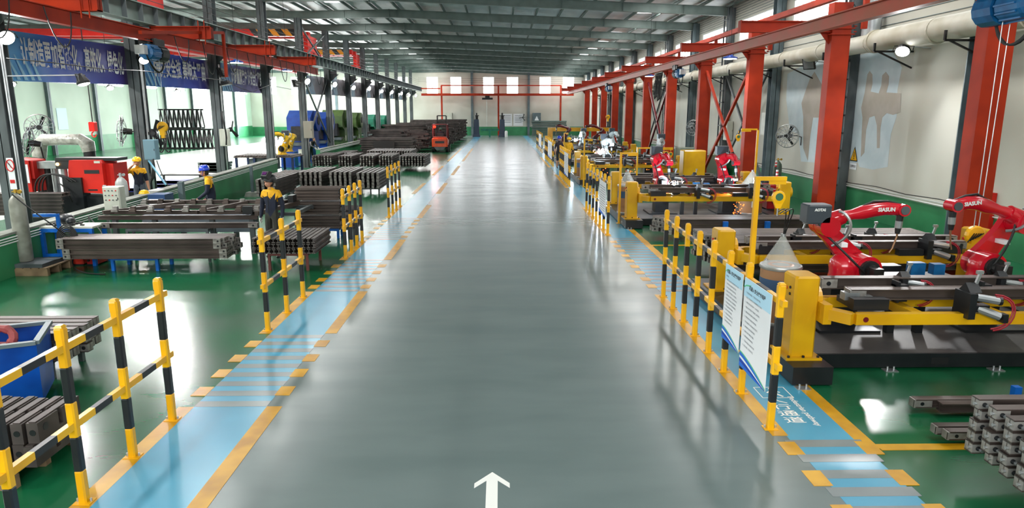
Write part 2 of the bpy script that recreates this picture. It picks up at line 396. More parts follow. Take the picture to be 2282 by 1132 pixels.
# pedestrian pathway lettering, read from the far side of the walkway
def ftext(name, body, x, y, size, rz, sx=1., bold=0.): text(name, body, size, Matrix.Translation((x, y, .0075)) @ Matrix.Rotation(rz, 4, 'Z'), M_whitep, floor, sx=sx, bold=bold)
for ch, yy in zip('人行通道', (7.13, 6.97, 6.805, 6.64)): ftext('walkway_lettering', ch, 3.09, yy, .15, 0, 1.5, .0015)
ftext('walkway_lettering', 'Pedestrian pathway', 3.29, 6.88, .095, -PI/2, 1.0, .002)
pf = MB()
for a, b in (((2.97, 7.22), (3.32, 7.22)), ((3.32, 7.22), (3.32, 7.52)), ((3.32, 7.52), (2.97, 7.52)), ((2.97, 7.52), (2.97, 7.22))): pf.bar((a[0], a[1], .0075), (b[0], b[1], .0075), .012, .001)
for a, b, w in (((3.145, 7.44), (3.145, 7.355), .04), ((3.145, 7.37), (3.095, 7.25), .028), ((3.145, 7.37), (3.215, 7.25), .028), ((3.135, 7.42), (3.07, 7.36), .022), ((3.155, 7.42), (3.225, 7.37), .022)): pf.bar((a[0], a[1], .0075), (b[0], b[1], .0075), w, .001)
pf.cyl((3.145, 7.475, .0068), (3.145, 7.475, .008), .02, n=10)
pf.build('pedestrian_symbol', M_whitep, floor)

# ---- walls
def wall_with_holes(name, axis, pos, th, a0, a1, z0, z1, holes, m, dado=None):
    w = MB(); hs = sorted(holes); a = a0
    def seg(p, q, r, s_):
        if q-p < .001 or s_-r < .001: return
        if axis == 'x': w.bx(pos, pos+th, p, q, r, s_)
        else: w.bx(p, q, pos, pos+th, r, s_)
    for (h0, h1, hz0, hz1) in hs:
        seg(a, h0, z0, z1); seg(h0, h1, z0, hz0); seg(h0, h1, hz1, z1); a = h1
    seg(a, a1, z0, z1)
    o = w.build(name, m); tag(o, kind='structure'); return o
rightwin = [(f+.9, f+5.2, 5.95, 7.35) for f in range(4, 94, 6)]
wr = wall_with_holes('wall_right', 'x', XR, .25, -8, YF, 0, 8.4, [h for h in rightwin if h[1] < YF], M_wall)
MB().bx(XR-.006, XR, -8, YF, 0, .82).build('green_dado', M_dado, wr)
farwin = [(-9.96, -8.41), (-6.79, -5.30), (-2.42, -.93), (.75, 2.31), (5.13, 6.69), (8.25, 9.81)]
leftfw = [(-31.5, -29.9), (-28, -26.4), (-24.5, -22.9), (-21, -19.4), (-17.5, -15.9), (-14, -12.4)]
wf = wall_with_holes('wall_far', 'y', YF, .25, XLL, XR+.25, 0, 9.6, [(a, b, 5.35, 7.7) for a, b in leftfw+farwin], M_wall)
MB().bx(XLL, XR, YF-.006, YF, 0, 1.15).build('green_dado', M_dado, wf)
leftwin = [(f+.9, f+5.0, 5.3, 7.2) for f in range(4, 94, 6)]
wl = wall_with_holes('wall_left', 'x', XLL-.25, .25, -8, YF, 0, 8.8, [h for h in leftwin if h[1] < YF], M_wallL)
MB().bx(XLL, XLL+.006, -8, YF, 0, 1.3).build('green_dado', M_dado, wl)
wb = MB().bx(XLL, XR+.25, -8.25, -8, 0, 9.4).build('wall_rear', M_wall); tag(wb, kind='structure')
nwin = 0
def window(axis, pos, a0, a1, z0, z1, cols, rows, m=M_white):
    global nwin; nwin += 1
    t = thing('window_%d' % nwin, (pos, (a0+a1)/2, z0) if axis == 'x' else ((a0+a1)/2, pos, z0), None, None, None, 'structure')
    fr = MB(); pn = MB()
    def b(mb, p, q, r, s_, d0, d1):
        if axis == 'x': mb.bx(pos+d0, pos+d1, p, q, r, s_)
        else: mb.bx(p, q, pos+d0, pos+d1, r, s_)
    w = .05
    b(fr, a0, a1, z0, z0+w, -.02, .08); b(fr, a0, a1, z1-w, z1, -.02, .08); b(fr, a0, a0+w, z0, z1, -.02, .08); b(fr, a1-w, a1, z0, z1, -.02, .08)
    for k in range(1, cols): q = a0+(a1-a0)*k/cols; b(fr, q-.02, q+.02, z0, z1, 0, .06)
    for k in range(1, rows): q = z0+(z1-z0)*k/rows; b(fr, a0, a1, q-.02, q+.02, 0, .06)
    fr.build('window_frame', m, t)
    b(pn, a0+.01, a1-.01, z0+.01, z1-.01, .09, .10); pn.build('pane', M_glass, t)
for (a, b, z0, z1) in rightwin:
    if b < YF: window('x', XR+.05, a, b, z0, z1, 6, 3)
for (a, b) in farwin+leftfw: window('y', YF+.05, a, b, 5.35, 7.7, 2, 3)
for (a, b, z0, z1) in leftwin:
    if b < YF: window('x', XLL-.15, a, b, z0, z1, 4, 3)
# horizontal siding ribs above the right-hand windows and pale repaint patches low on that wall
sd = MB()
for k in range(9): sd.bx(XR-.02, XR, -8, YF, 5.62+.24*k if k < 2 else 7.42+.11*(k-2), 5.635+.24*k if k < 2 else 7.435+.11*(k-2))
sd.build('siding_rib', M_bsteel, wr)

# ---- roof: lining panels between purlins, rafters, purlins
def roofz(x):
    if x > -6.2: return 8.72-(x+6.2)*.040
    if x > -11.3: return 8.72-(-6.2-x)*.02
    if x > -22: return 8.62+(-11.3-x)*.02
    return 8.83-(-22-x)*.03
ceiling = MB(); xs = [XLL, -22, -11.3, -6.2, XR+.3]
for a, b in zip(xs[:-1], xs[1:]):
    ceiling.add([(a, -8, roofz(a+.001)+.22), (b, -8, roofz(b)+.22), (b, YF, roofz(b)+.22), (a, YF, roofz(a+.001)+.22), (a, -8, roofz(a+.001)+.3), (b, -8, roofz(b)+.3), (b, YF, roofz(b)+.3), (a, YF, roofz(a+.001)+.3)],
        [(3, 2, 1, 0), (4, 5, 6, 7), (0, 1, 5, 4), (1, 2, 6, 5), (2, 3, 7, 6), (3, 0, 4, 7)])
ceiling = ceiling.build('ceiling', M_foil, origin=(0, 0, 8)); tag(ceiling, kind='structure')
x = -32.6
while x < XR:
    z = roofz(x)+.10
    p = MB(); p.bar((x, -8, z+.06), (x, YF, z+.06), .07, .015).bar((x, -8, z-.06), (x, YF, z-.06), .07, .015).bar((x, -8, z), (x, YF, z), .012, .12); p.build('purlin', M_steel, ceiling)
    x += 1.28
# pressed seams of the lining sheets
pts = [XLL, -22, -11.3, -6.2, XR-.1]
for f in [4]+FR:
    r = MB()
    for a, b in zip(pts[:-1], pts[1:]):
        A = Vector((a, f, roofz(a+.001)-.19)); B = Vector((b, f, roofz(b)-.19)); r.hsec(A, B, .20, .42, .02, .015)
    for xx in (-6.2, -22): r.bx(xx-.02, xx+.02, f-.13, f+.13, roofz(xx)-.50, roofz(xx)+.03)
    k = XL+2.6
    while k < XR: r.bx(k-.008, k+.008, f-.09, f+.09, roofz(k)-.39, roofz(k)+.0); k += 2.9
    r.build('roof_beam', M_steel, ceiling)
for xc, yc, w, q in [(x, y, .8, 1.4) for x, y in ROOF_FILL]+[(-20, y, 1.7, 2.3) for y in (2, 14, 26, 38, 50, 62, 74, 86)]:
        MB().bx(xc-w/2, xc+w/2, yc-q, yc+q, roofz(xc)+.19, roofz(xc)+.215).build('roof_glow_sheet', M_roofglow, ceiling)  # glowing sheets added in the ceiling at each roof area light

# ---- steel columns
def hcol(name, x, y, w, d, z1, m, label=None):
    c = MB(); c.bx(x-w/2, x+w/2, y-d/2, y-d/2+.025, 0, z1).bx(x-w/2, x+w/2, y+d/2-.025, y+d/2, 0, z1).bx(x-.01, x+.01, y-d/2, y+d/2, 0, z1)
    c.bx(x-w/2-.05, x+w/2+.05, y-d/2-.05, y+d/2+.05, 0, .03)
    o = c.build(name, m); tag(o, kind='structure'); return o
for i, f in enumerate(FR):
    if f > 92: continue
    c = hcol('steel_column', XL, f, .34, .42, roofz(XL)-.35, M_dsteel)
    MB().bx(XL+.17, XL+.6, f-.1, f+.1, 5.55, 5.75).prism([(XL+.17, 5.05), (XL+.17, 5.55), (XL+.75, 5.55)], 'y', f-.01, f+.01).build('corbel', M_dsteel, c)
    # white conduit pipes strapped to the hall side of the column
    MB().tube([(XL+.21, f-.12, .1), (XL+.21, f-.12, 5.0)], .022).tube([(XL+.21, f-.05, .1), (XL+.21, f-.05, 5.0)], .022).build('conduit', M_silver, c)
    c2 = MB()
    if i % 2: c2.bx(XR-.38, XR-.02, f-.2, f-.17, 0, 8).bx(XR-.38, XR-.02, f+.17, f+.2, 0, 8).bx(XR-.2, XR-.18, f-.2, f+.2, 0, 8)
    else:
        c2.bx(XR-.42, XR-.36, f-.26, f-.2, 0, 8).bx(XR-.42, XR-.36, f+.2, f+.26, 0, 8).bx(XR-.30, XR-.02, f-.22, f+.22, 0, 8)
        z = .3
        while z < 7.9: c2.bx(XR-.43, XR-.35, f-.26, f+.26, z, z+.05); z += .55
    tag(c2.build('steel_column', M_bsteel if i % 2 else M_dsteel), kind='structure')
    if XLL: tag(MB().bx(XLL, XLL+.3, f-.02, f+.02, 0, 8).bx(XLL+.28, XLL+.3, f-.15, f+.15, 0, 8).build('steel_column', M_bsteel), kind='structure')
for x in (-3.9, 3.71, -22):
    tag(MB().bx(x-.15, x+.15, YF-.32, YF-.29, 0, 8.4).bx(x-.15, x+.15, YF-.04, YF-.01, 0, 8.4).bx(x-.01, x+.01, YF-.3, YF, 0, 8.4).build('steel_column', M_bsteel), kind='structure')
# cross bracing between columns
br = MB()
for a, b in (((XL, 40.2, 1.2), (XL, 45.8, 5.2)), ((XL, 40.2, 5.2), (XL, 45.8, 1.2)), ((XL, 40.2, 6.0), (XL, 45.8, 8.0)), ((XL, 40.2, 8.0), (XL, 45.8, 6.0))): br.bar(a, b, .08)
tag(br.build('column_bracing', M_dsteel), kind='structure')
br = MB()
for f in (28, 46): br.bar((XR-.3, f+.2, .3), (XR-.3, f+5.8, 5), .09).bar((XR-.3, f+.2, 5), (XR-.3, f+5.8, .3), .09)
tag(br.build('column_bracing', M_dsteel), kind='structure')
# low green partition walls between the two halls
def low_wall(y0, y1, x0, x1, z0, z1):
    w = MB(); A = (x0, y0); B = (x1, y1)
    v = []
    for (x, y), z in ((A, z0), (B, z1)): v += [(x-.12, y, 0), (x+.12, y, 0), (x+.12, y, z), (x-.12, y, z)]
    w.add(v, [(0, 1, 2, 3), (7, 6, 5, 4), (0, 4, 5, 1), (1, 5, 6, 2), (2, 6, 7, 3), (3, 7, 4, 0)])
    o = w.build('wall_partition', M_dado); tag(o, kind='structure')
    c = MB(); c.bar((x0, y0, z0+.02), (x1, y1, z1+.02), .3, .045); c.build('coping', M_conc, o)
    c = MB()
    for k in range(3): c.tube([(x0+.15, y0, z0-.05-.05*k), (x1+.15, y1, z1-.05-.05*k)], .014)
    c.build('conduit', M_white, o)
    return o
low_wall(11.5, 30.9, -9.72, -10.15, .80, 1.10)
low_wall(41.5, 90, -11.0, -11.0, .93, .98)
# conduits and black cable along the right wall at dado height
cw = MB()
for k, z in enumerate((.86, .93)): cw.tube([(XR-.04, -8, z), (XR-.04, YF, z)], .016)
cw.build('conduit', M_white, wr)
cw = MB(); y = 8
while y < 70: cw.tube([(XR-.06, y, 1.02), (XR-.06, y+1.5, .97), (XR-.06, y+3, 1.02)], .012); y += 3
cw.build('cable', M_cable, wr)
# wall paint patches: pale blue repaint with brown-grey leftover shapes (flat paint)
def patch(name, pts, m, off):
    v = [aX(x, y, XR-off) for x, y in pts]; w = MB(); n = len(v)
    w.add(v+[p+Vector((off*.4, 0, 0)) for p in v], [tuple(range(n)), tuple(range(2*n-1, n-1, -1))]+[(i, n+i, n+(i+1) % n, (i+1) % n) for i in range(n)]); w.build(name, m, wr)
patch('repaint_patch', [(1902, 125), (1985, 108), (2010, 150), (2000, 200), (1998, 260), (1985, 300), (1978, 372), (1945, 378), (1915, 372), (1912, 362), (1884, 368), (1888, 280), (1898, 200)], M_patch, .004)
patch('repaint_patch', [(1755, 165), (1798, 140), (1838, 132), (1832, 200), (1822, 300), (1815, 362), (1785, 360), (1780, 300), (1760, 290), (1752, 220)], M_patch, .004)
patch('old_plaster_patch', [(1933, 166), (1938, 158), (1944, 166), (1944, 188), (1940, 204), (1958, 208), (1964, 190), (1966, 168), (1974, 160), (1981, 170), (1980, 188), (1975, 206), (2008, 208), (2006, 250), (1990, 256), (1976, 252), (1966, 262), (1962, 285), (1960, 330), (1954, 330), (1954, 280), (1949, 258), (1937, 262), (1930, 290), (1926, 340), (1918, 350), (1920, 300), (1922, 262), (1919, 240), (1927, 206)], M_stain, .008)
patch('old_plaster_patch', [(1805, 175), (1815, 160), (1835, 195), (1832, 262), (1812, 262), (1806, 300), (1800, 358), (1790, 330), (1790, 260), (1786, 230), (1796, 200)], M_stain, .008)

# ================================================================ OVERHEAD STEEL, CRANES, LAMPS, BANNERS
# grey crane runway beam along the column row
rw = thing('crane_runway_beam', (XL+.65, 50, 5.75), 'long grey crane runway beam with ribs carried on the left column row', 'crane beam')
X0 = XL+.65
MB().bx(X0-.16, X0+.16, 4, 93, 5.75, 5.78).bx(X0-.16, X0+.16, 4, 93, 6.28, 6.31).bx(X0-.01, X0+.01, 4, 93, 5.78, 6.28).build('girder', M_steel, rw)
rib = MB().bx(X0+.01, X0+.15, 5, 5.02, 5.78, 6.28).build('stiffener', M_dsteel, rw)
for k in range(1, 99):
    c = rib.copy(); COL.objects.link(c); c.location.y += .9*k
# orange monorail left, hung under brackets
MX = -9.45
mr = thing('monorail_crane', (MX, 24, 5.05), 'orange monorail beam running past the blue banners on the left', 'crane rail')
MB().bx(MX-.09, MX+.09, 9, 36.5, 5.03, 5.05).bx(MX-.09, MX+.09, 9, 36.5, 5.33, 5.35).bx(MX-.012, MX+.012, 9, 36.5, 5.05, 5.33).build('rail_beam', M_red, mr)
for f in (10, 16, 22, 28, 34):
    b = MB().bx(-11.2, -8.85, f-.1, f+.1, 5.36, 5.38).bx(-11.2, -8.85, f-.1, f+.1, 5.72, 5.74).bx(-11.2, -8.85, f-.01, f+.01, 5.38, 5.72).bx(-8.87, -8.85, f-.1, f+.1, 5.36, 5.74)
    for dx in (.12, .3): b.bx(-8.9-dx-.02, -8.9-dx, f-.13, f-.1, 5.2, 5.9)
    b.build('bracket', M_red, mr)
# festoon cables looping under the monorail
fc = MB()
for k in range(14):
    y = 11+1.9*k
    if 16.5 < y < 19.5: continue
    fc.tube(bez((MX+.12, y, 5.3), (MX+.16, y+.15, 4.0+.25*(k % 3)), (MX+.16, y+.75, 4.1+.2*(k % 2)), (MX+.12, y+.9, 5.3)), .014, 5)
fc.build('festoon_cable', M_cable, mr)
def hang_frame(name, x, y0, y1, z, drop, label):
    t = MB().bar((x, y0, z), (x, y1, z), .09).bar((x, y0, z+.05), (x, y0, z-drop), .09).bar((x, y1, z+.05), (x, y1, z-drop), .09)
    return tag(t.build(name, M_red), label, 'crane part')
hang_frame('hanging_bracket', -9.1, 12.7, 12.75, 4.95, 1.3, 'orange drop bracket hanging in front of the first blue banner')
p0 = aX(497, 73, -9.2); p1 = aX(508, 172, -9.2); pl = aX(312, 72, -9.2)
tag(MB().bar(pl, p0, .09).bar(p0, (p1.x, p0.y, p1.z), .09).build('hanging_bracket', M_red), 'long orange pipe bracket hanging over the second and third banners', 'crane part')

def hoist(name, x, y, z, label, along=1, hook=None, ropes=1.0, hookm=M_yel, motor=M_blueh, drum=M_blkm, sc=1.0):
    t = thing(name, (x, y, z), label, 'hoist')
    m = MB().lathe((x+.05, y-.45*sc, z-.25*sc), [(.10*sc, 0), (.17*sc, .02*sc), (.18*sc, .06*sc), (.18*sc, .42*sc), (.16*sc, .46*sc)], 16, 'y')
    for k in range(12): a = 2*PI*k/12; m.box((x+.05+.185*sc*math.cos(a), y-.2*sc, z-.25*sc+.185*sc*math.sin(a)), (.02*sc, .34*sc, .02*sc))
    m.build('motor', motor, t, smooth=False)
    MB().cyl((x+.05, y+.02, z-.25*sc), (x+.05, y+.35*sc, z-.25*sc), .2*sc, n=14).cyl((x+.05, y+.35*sc, z-.25*sc), (x+.05, y+.42*sc, z-.25*sc), .14*sc, n=12).build('rope_drum', drum, t)
    MB().box((x-.03, y-.3*sc, z-.02), (.2*sc, .14*sc, .12*sc)).box((x+.12*sc, y+.1, z-.02), (.04, .5*sc, .18*sc)).box((x-.12*sc, y+.1, z-.02), (.04, .5*sc, .18*sc)).cyl((x-.14*sc, y-.05, z+.04), (x+.14*sc, y-.05, z+.04), .05*sc).cyl((x-.14*sc, y+.25, z+.04), (x+.14*sc, y+.25, z+.04), .05*sc).build('trolley', M_blkm, t)
    MB().box((x+.05, y-.62*sc, z-.22*sc), (.22*sc, .16*sc, .2*sc)).build('motor_cap', M_silver, t)
    cb = MB()
    for k in range(3): cb.tube(bez((x+.1, y-.5*sc, z-.3*sc), (x+.15, y-.3*sc, z-.9*sc+.1*k), (x+.15, y+.3*sc, z-.8*sc-.1*k), (x+.12, y+.3*sc, z-.1)), .015, 5)
    cb.build('cable', M_cable, t)
    if hook is not None:
        hz = hook
        r = MB(); r.tube([(x+.0, y-.02, z-.35*sc), (x+.0, y-.02, hz+.3)], .007, 5).tube([(x+.14, y+.02, z-.35*sc), (x+.10, y+.02, hz+.3)], .007, 5); r.build('wire_rope', M_silver, t)
        hb = MB().slot(0).lathe((x+.05, y-.05, hz+.22), [(.02, 0), (.13, .01), (.15, .03), (.15, .08), (.13, .10), (.02, .11)], 16, 'y').box((x+.05, y, hz+.08), (.14, .1, .16)).box((x+.05, y, hz-.03), (.09, .08, .1))
        hb.slot(1)
        for k in range(-2, 3): hb.bar((x+.05-.09+.035*k+.02, y-.055, hz+.16+.02*k), (x+.05+.02+.035*k, y-.055, hz+.26), .018, .008)
        hb.build('hook_block', [hookm, M_blk], t)
        hk = MB().tube([(x+.05+.05*math.sin(a)*1.2, y, hz-.14+.055*math.cos(a)) for a in [2*PI*i/14 for i in range(15)]], .012, 6)
        for s_ in (-1, 1): hk.tube(bez((x+.05, y, hz-.18), (x+.05, y, hz-.36), (x+.05+.05*s_, y, hz-.5), (x+.05+.13*s_, y, hz-.5), (x+.05+.14*s_, y, hz-.42)), .02, 6)
        hk.build('hook', M_blkm, t)
    return t
hp = aX(345, 118, -9.4)
h1 = hoist('electric_hoist', MX, hp.y, 5.03, 'dark blue electric hoist on the left orange monorail, hook block below', hook=2.55, sc=1.15)
# left-hall red longitudinal rail and travelling bridge cranes
lr = tag(MB().bx(-12.65, -12.35, 24, 44, 5.5, 5.85).bx(-12.72, -12.28, 24, 44, 5.47, 5.5).bx(-12.72, -12.28, 24, 44, 5.85, 5.88).build('red_crane_rail', M_redb), 'bright red rail behind the blue banners under the roof', 'crane rail')
def bridge(y, z0, z1, x1, label, two=True, zc=6.36):
    t = thing('bridge_crane', (-22, y, z0), label, 'crane')
    MB().bx(-32.8, x1, y-.25, y+.25, z0, z1).build('girder', M_redb, t)
    if two: MB().bx(-32.8, x1, y+1.25, y+1.7, z0, z1).build('girder', M_redb, t)
    if two: MB().bx(x1, x1+.45, y-.9, y+2.3, zc, zc+.4).bx(x1+.1, x1+.35, y-.3, y+1.75, zc+.4, z0+.05).bx(-32.9, -32.6, y-.6, y+2, z0-.12, z0+.22).build('end_carriage', M_redb, t)
    st = MB()
    for k in range(7):
        st.slot(k % 2); a = x1-.15-.38*k; st.add([(a, y-.256, z0), (a-.38, y-.256, z0), (a-.38-.3, y-.256, z1), (a-.3, y-.256, z1)], [(0, 1, 2, 3)])
    st.build('warning_stripes', [M_blk, mat('stripe_orange', (.95, .58, .08), .5)], t)
bridge(21.5, 6.35, 6.85, -13.3, 'red bridge crane with black and orange stripes, nearest one top left', False)
bridge(24, 7.3, 7.8, -12.7, 'red bridge crane end carriage above the runway beam at upper left', zc=6.75)
bridge(43, 7.6, 8.0, -11.9, 'red bridge crane in the middle of the left hall')
bridge(57, 7.6, 8.0, -11.9, 'farthest red bridge crane with striped end')
# ---- banners
def banner_mat(name, c0, c1, c2_):
    m = bpy.data.materials.new(name); m.use_nodes = True; nt = m.node_tree; b = nt.nodes['Principled BSDF']; b.inputs['Roughness'].default_value = .5
    tc = nt.nodes.new('ShaderNodeTexCoord'); sp = nt.nodes.new('ShaderNodeSeparateXYZ'); r = nt.nodes.new('ShaderNodeValToRGB')
    nt.links.new(tc.outputs['Generated'], sp.inputs[0]); nt.links.new(sp.outputs['Y'], r.inputs[0]); nt.links.new(r.outputs[0], b.inputs['Base Color'])
    lin = lambda c: tuple(v**2.2 for v in c)+(1,)
    r.color_ramp.elements[0].position = 0; r.color_ramp.elements[0].color = lin(c0); r.color_ramp.elements[1].position = 1; r.color_ramp.elements[1].color = lin(c2_)
    e = r.color_ramp.elements.new(.35); e.color = lin(c1); return m
BM = banner_mat('banner_print', (.36, .70, .92), (.17, .36, .80), (.29, .21, .50))
BMg = banner_mat('banner_print_faded', (.55, .66, .75), (.62, .60, .64), (.60, .55, .57))
BX = XL-.28
def banner(px, txt, label, wr_=.02, m=BM, tcol=M_paper, group=None, sub=None, tsz=.62, ts=None):
    TL, TR, BR, BL = [aX(x, y, BX) for x, y in px]
    t = thing('banner', (BX, (TL.y+TR.y)/2, min(BL.z, BR.z)), label, 'banner', group)
    n, k = 48, 10; w = MB(); v = []
    def pt(i, j):
        a = i/n; b = j/k; p = (TL.lerp(TR, a)).lerp(BL.lerp(BR, a), b); ph = math.sin(a*23+b*5)+.6*math.sin(a*61-b*9)
        return Vector((BX+wr_*ph, p.y, p.z))
    for j in range(k+1):
        for i in range(n+1): v.append(pt(i, j))
    w.add(v, [(j*(n+1)+i, j*(n+1)+i+1, (j+1)*(n+1)+i+1, (j+1)*(n+1)+i) for j in range(k) for i in range(n)])
    w.build('cloth', m, t, smooth=True, fix=False)
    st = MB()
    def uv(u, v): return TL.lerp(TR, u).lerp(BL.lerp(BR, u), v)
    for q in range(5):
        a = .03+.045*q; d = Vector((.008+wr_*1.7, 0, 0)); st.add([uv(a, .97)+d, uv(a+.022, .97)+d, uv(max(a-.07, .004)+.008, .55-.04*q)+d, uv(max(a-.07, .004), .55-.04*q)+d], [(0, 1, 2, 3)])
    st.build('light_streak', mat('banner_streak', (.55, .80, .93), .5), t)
    if txt:
        A, B = ts or (.12, .97)
        p = TL.lerp(TR, (A+B)/2).lerp(BL.lerp(BR, (A+B)/2), .5); L = (TR.y-TL.y)*(B-A); hgt = (TL.z-BL.z+TR.z-BR.z)/2
        size = hgt*tsz; nat = size*len(txt)
        T = frame_M((BX+.012+2*wr_, p.y, p.z+hgt*.03), (0, 1, 0), (0, (TR.z-TL.z)*0, 1))
        text('lettering', txt, size, T, tcol, t, sx=L/nat, bold=size*.022)
    return t
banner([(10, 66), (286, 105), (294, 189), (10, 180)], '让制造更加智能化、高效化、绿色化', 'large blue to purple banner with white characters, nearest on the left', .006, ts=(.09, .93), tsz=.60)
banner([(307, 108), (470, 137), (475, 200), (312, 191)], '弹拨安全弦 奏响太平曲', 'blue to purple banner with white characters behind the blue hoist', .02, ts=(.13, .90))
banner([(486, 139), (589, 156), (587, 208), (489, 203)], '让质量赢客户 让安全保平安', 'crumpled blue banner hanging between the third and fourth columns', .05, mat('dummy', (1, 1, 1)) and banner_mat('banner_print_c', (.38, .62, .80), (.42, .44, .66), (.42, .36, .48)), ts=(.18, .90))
for i, q in enumerate([[(681, 167), (736, 174), (739, 212), (685, 210)], [(738, 175), (776, 180), (776, 215), (741, 212)], [(781, 182), (811, 185), (811, 217), (781, 216)], [(817, 186), (842, 192), (842, 219), (817, 218)], [(846, 194), (868, 196), (868, 221), (846, 220)], [(870, 197), (885, 199), (885, 221), (870, 220)], [(889, 201), (906, 202), (906, 223), (889, 222)]]):
    banner(q, None, ['pale crumpled banner, first past the braced column bay'][0] if i == 0 else 'faded grey pink banner between far left columns, number %s from the front' % ['', 'two', 'three', 'four', 'five', 'six', 'seven'][i], .06, BMg)
# ---- lamps
def disc_lamp(x, y, z, label, group, m=M_lamp, r=.24):
    t = thing('high_bay_lamp', (x, y, z), label, 'lamp', group)
    MB().lathe((x, y, z), [(r, 0), (r+.02, .02), (r, .05), (.1, .10), (.06, .2)], 14).build('housing', M_mblue if m is M_lamp else M_silver, t)
    MB().lathe((x, y, z-.012), [(r*.93, 0), (r*.93, .012)], 14).build('lens', m, t)
    MB().tube([(x, y, z+.18), (x, y, roofz(x)+.25)], .008, 5).build('hanging_rod', M_blkm, t)
    l = bpy.data.lights.new('lamp_light', 'SPOT'); l.energy = 260; l.spot_size = 2.4; l.spot_blend = .6; l.shadow_soft_size = .2; lo = bpy.data.objects.new('lamp_light', l); COL.objects.link(lo); lo.location = (0, 0, -.05); lo.parent = t
    return t
for (px, py, X) in ((527, 140, -9.9), (640, 158, -10.1)):
    p = aX(px, py, X); disc_lamp(p.x, p.y, p.z, 'round blue-rimmed lamp under the left monorail, ' + ('nearer of two' if px < 600 else 'farther of two'), None)
for (px, py, X) in ((1627, 131, 8.0), (1447, 170, 7.6)):
    p = aX(px, py, X); disc_lamp(p.x, p.y, p.z, 'round blue-rimmed lamp under the right crane arms, ' + ('nearer of two' if px > 1500 else 'farther of two'), None)
def flood(p, aim, label, lit=True, s=.32, group=None, power=500, arm=None):
    p = Vector(p)
    t = thing('flood_lamp', p, label, 'lamp', group); q = Vector(aim).to_track_quat('-Y', 'Z').to_matrix().to_4x4(); T = Matrix.Translation(p) @ q
    if lit:
        MB().lathe((0, 0, 0), [(s*.42, -.05), (s*.44, 0), (s*.30, .10), (s*.14, .20)], 16, 'y', T).build('housing', M_blkm, t)
        MB().lathe((0, 0, 0), [(s*.05, -.085), (s*.25, -.075), (s*.39, -.051)], 16, 'y', T).build('lens', M_lampb, t)
    else:
        MB().box((0, 0, 0), (s, .08, s), T).box((0, .07, 0), (s*.7, .08, s*.7), T).build('housing', M_blkm, t)
        MB().box((0, -.045, 0), (s*.86, .012, s*.8), T).build('lens', M_glass, t)
    MB().tube([(-s*.55, 0, 0), (-s*.55, .18, 0), (s*.55, .18, 0), (s*.55, 0, 0)], .012, 5, T).build('yoke', M_blkm, t)
    yk = T @ Vector((0, .17, 0))
    if abs(p.x-XL) < 2.0:
        yc = 4+6*round((p.y-4)/6); MB().tube([yk, (XL+.16 if p.x > XL else XL-.16, yc, p.z+.1)], .016, 5).build('arm', M_silver, t)
    elif p.x > 8: MB().tube([yk, (XR-.02, p.y, p.z+.05)], .016, 5).build('arm', M_silver, t)
    else: MB().tube([yk, (p.x, p.y, roofz(p.x)+.25)], .012, 5).build('hanging_rod', M_blkm, t)
    if lit and power:
        l = bpy.data.lights.new('lamp_light', 'SPOT'); l.energy = power; l.spot_size = 2.2; l.spot_blend = .7; l.shadow_soft_size = .15; lo = bpy.data.objects.new('lamp_light', l); COL.objects.link(lo); lo.parent = t
        lo.rotation_euler = Vector(aim).to_track_quat('-Z', 'Y').to_euler(); lo.location = Vector(aim).normalized()*.12
    return t
flood(aX(320, 132, XL+.35), (.55, -.6, -.6), 'very bright flood lamp on the left column beside the blue hoist', s=.36)
flood(aX(12, 82, XL+.3), (.6, -.5, -.5), 'very bright flood lamp at the near end of the first banner', s=.42)
flood(aX(24, 186, XL-4), (.5, -.4, -.6), 'small bright lamp hanging below the first banner at left', s=.3, power=200)
flood(aX(185, 183, XL+1.4), (.3, 0, -1), 'white flat lamp below the first blue banner', s=.34, power=300)
flood(aX(245, 195, -20), (.3, -.4, -.6), 'bright lamp seen just below the right part of the first banner', s=.4, power=300)
flood(aX(395, 203, -20), (.3, -.4, -.6), 'bright lamp seen below the second banner', s=.35, power=300)
flood(aX(493, 162, XL+.3), (-.8, .1, -.3), 'unlit dark flood lamp on the left column between second and third banners', lit=False, s=.38)
flood(aX(503, 187, XL+.5), (.2, 0, -1), 'unlit grey flat lamp in front of the third banner', lit=False, s=.4)
flood(aX(657, 186, XL+.2), (-.8, .2, -.2), 'unlit black flood lamp tilted on the braced left column', lit=False, s=.4)
for i, (px, py) in enumerate(((684, 181), (745, 188), (787, 195), (822, 197), (850, 203), (873, 205), (894, 208), (911, 212), (926, 213))):
    flood(aX(px, py, XL+.7), (.75, -.6, -.35), 'lit round lamp on the far left columns, %s from the front of its row' % ['first', 'second', 'third', 'fourth', 'fifth', 'sixth', 'seventh', 'eighth', 'ninth'][i], s=.42, group='lit lamps on the far left columns', power=160)
flood(aX(2012, 112, XR-.75), (-.45, -.55, -.7), 'very bright flood lamp under the pale duct on the right wall', s=.42, power=900)
flood(aX(1803, 142, XR-.6), (-.6, -.6, -.5), 'unlit flood lamp with glass face on the right wall under the duct', lit=False, s=.4)
for i, (px, py) in enumerate(((1665, 165), (1508, 195), (1412, 198))): flood(aX(px, py, XR-.5), (-.6, -.5, -.5), 'small unlit lamp on the right wall below the duct, ' + ['nearest', 'middle', 'farthest'][i] + ' of three', lit=False, s=.3, group='small lamps under the duct')

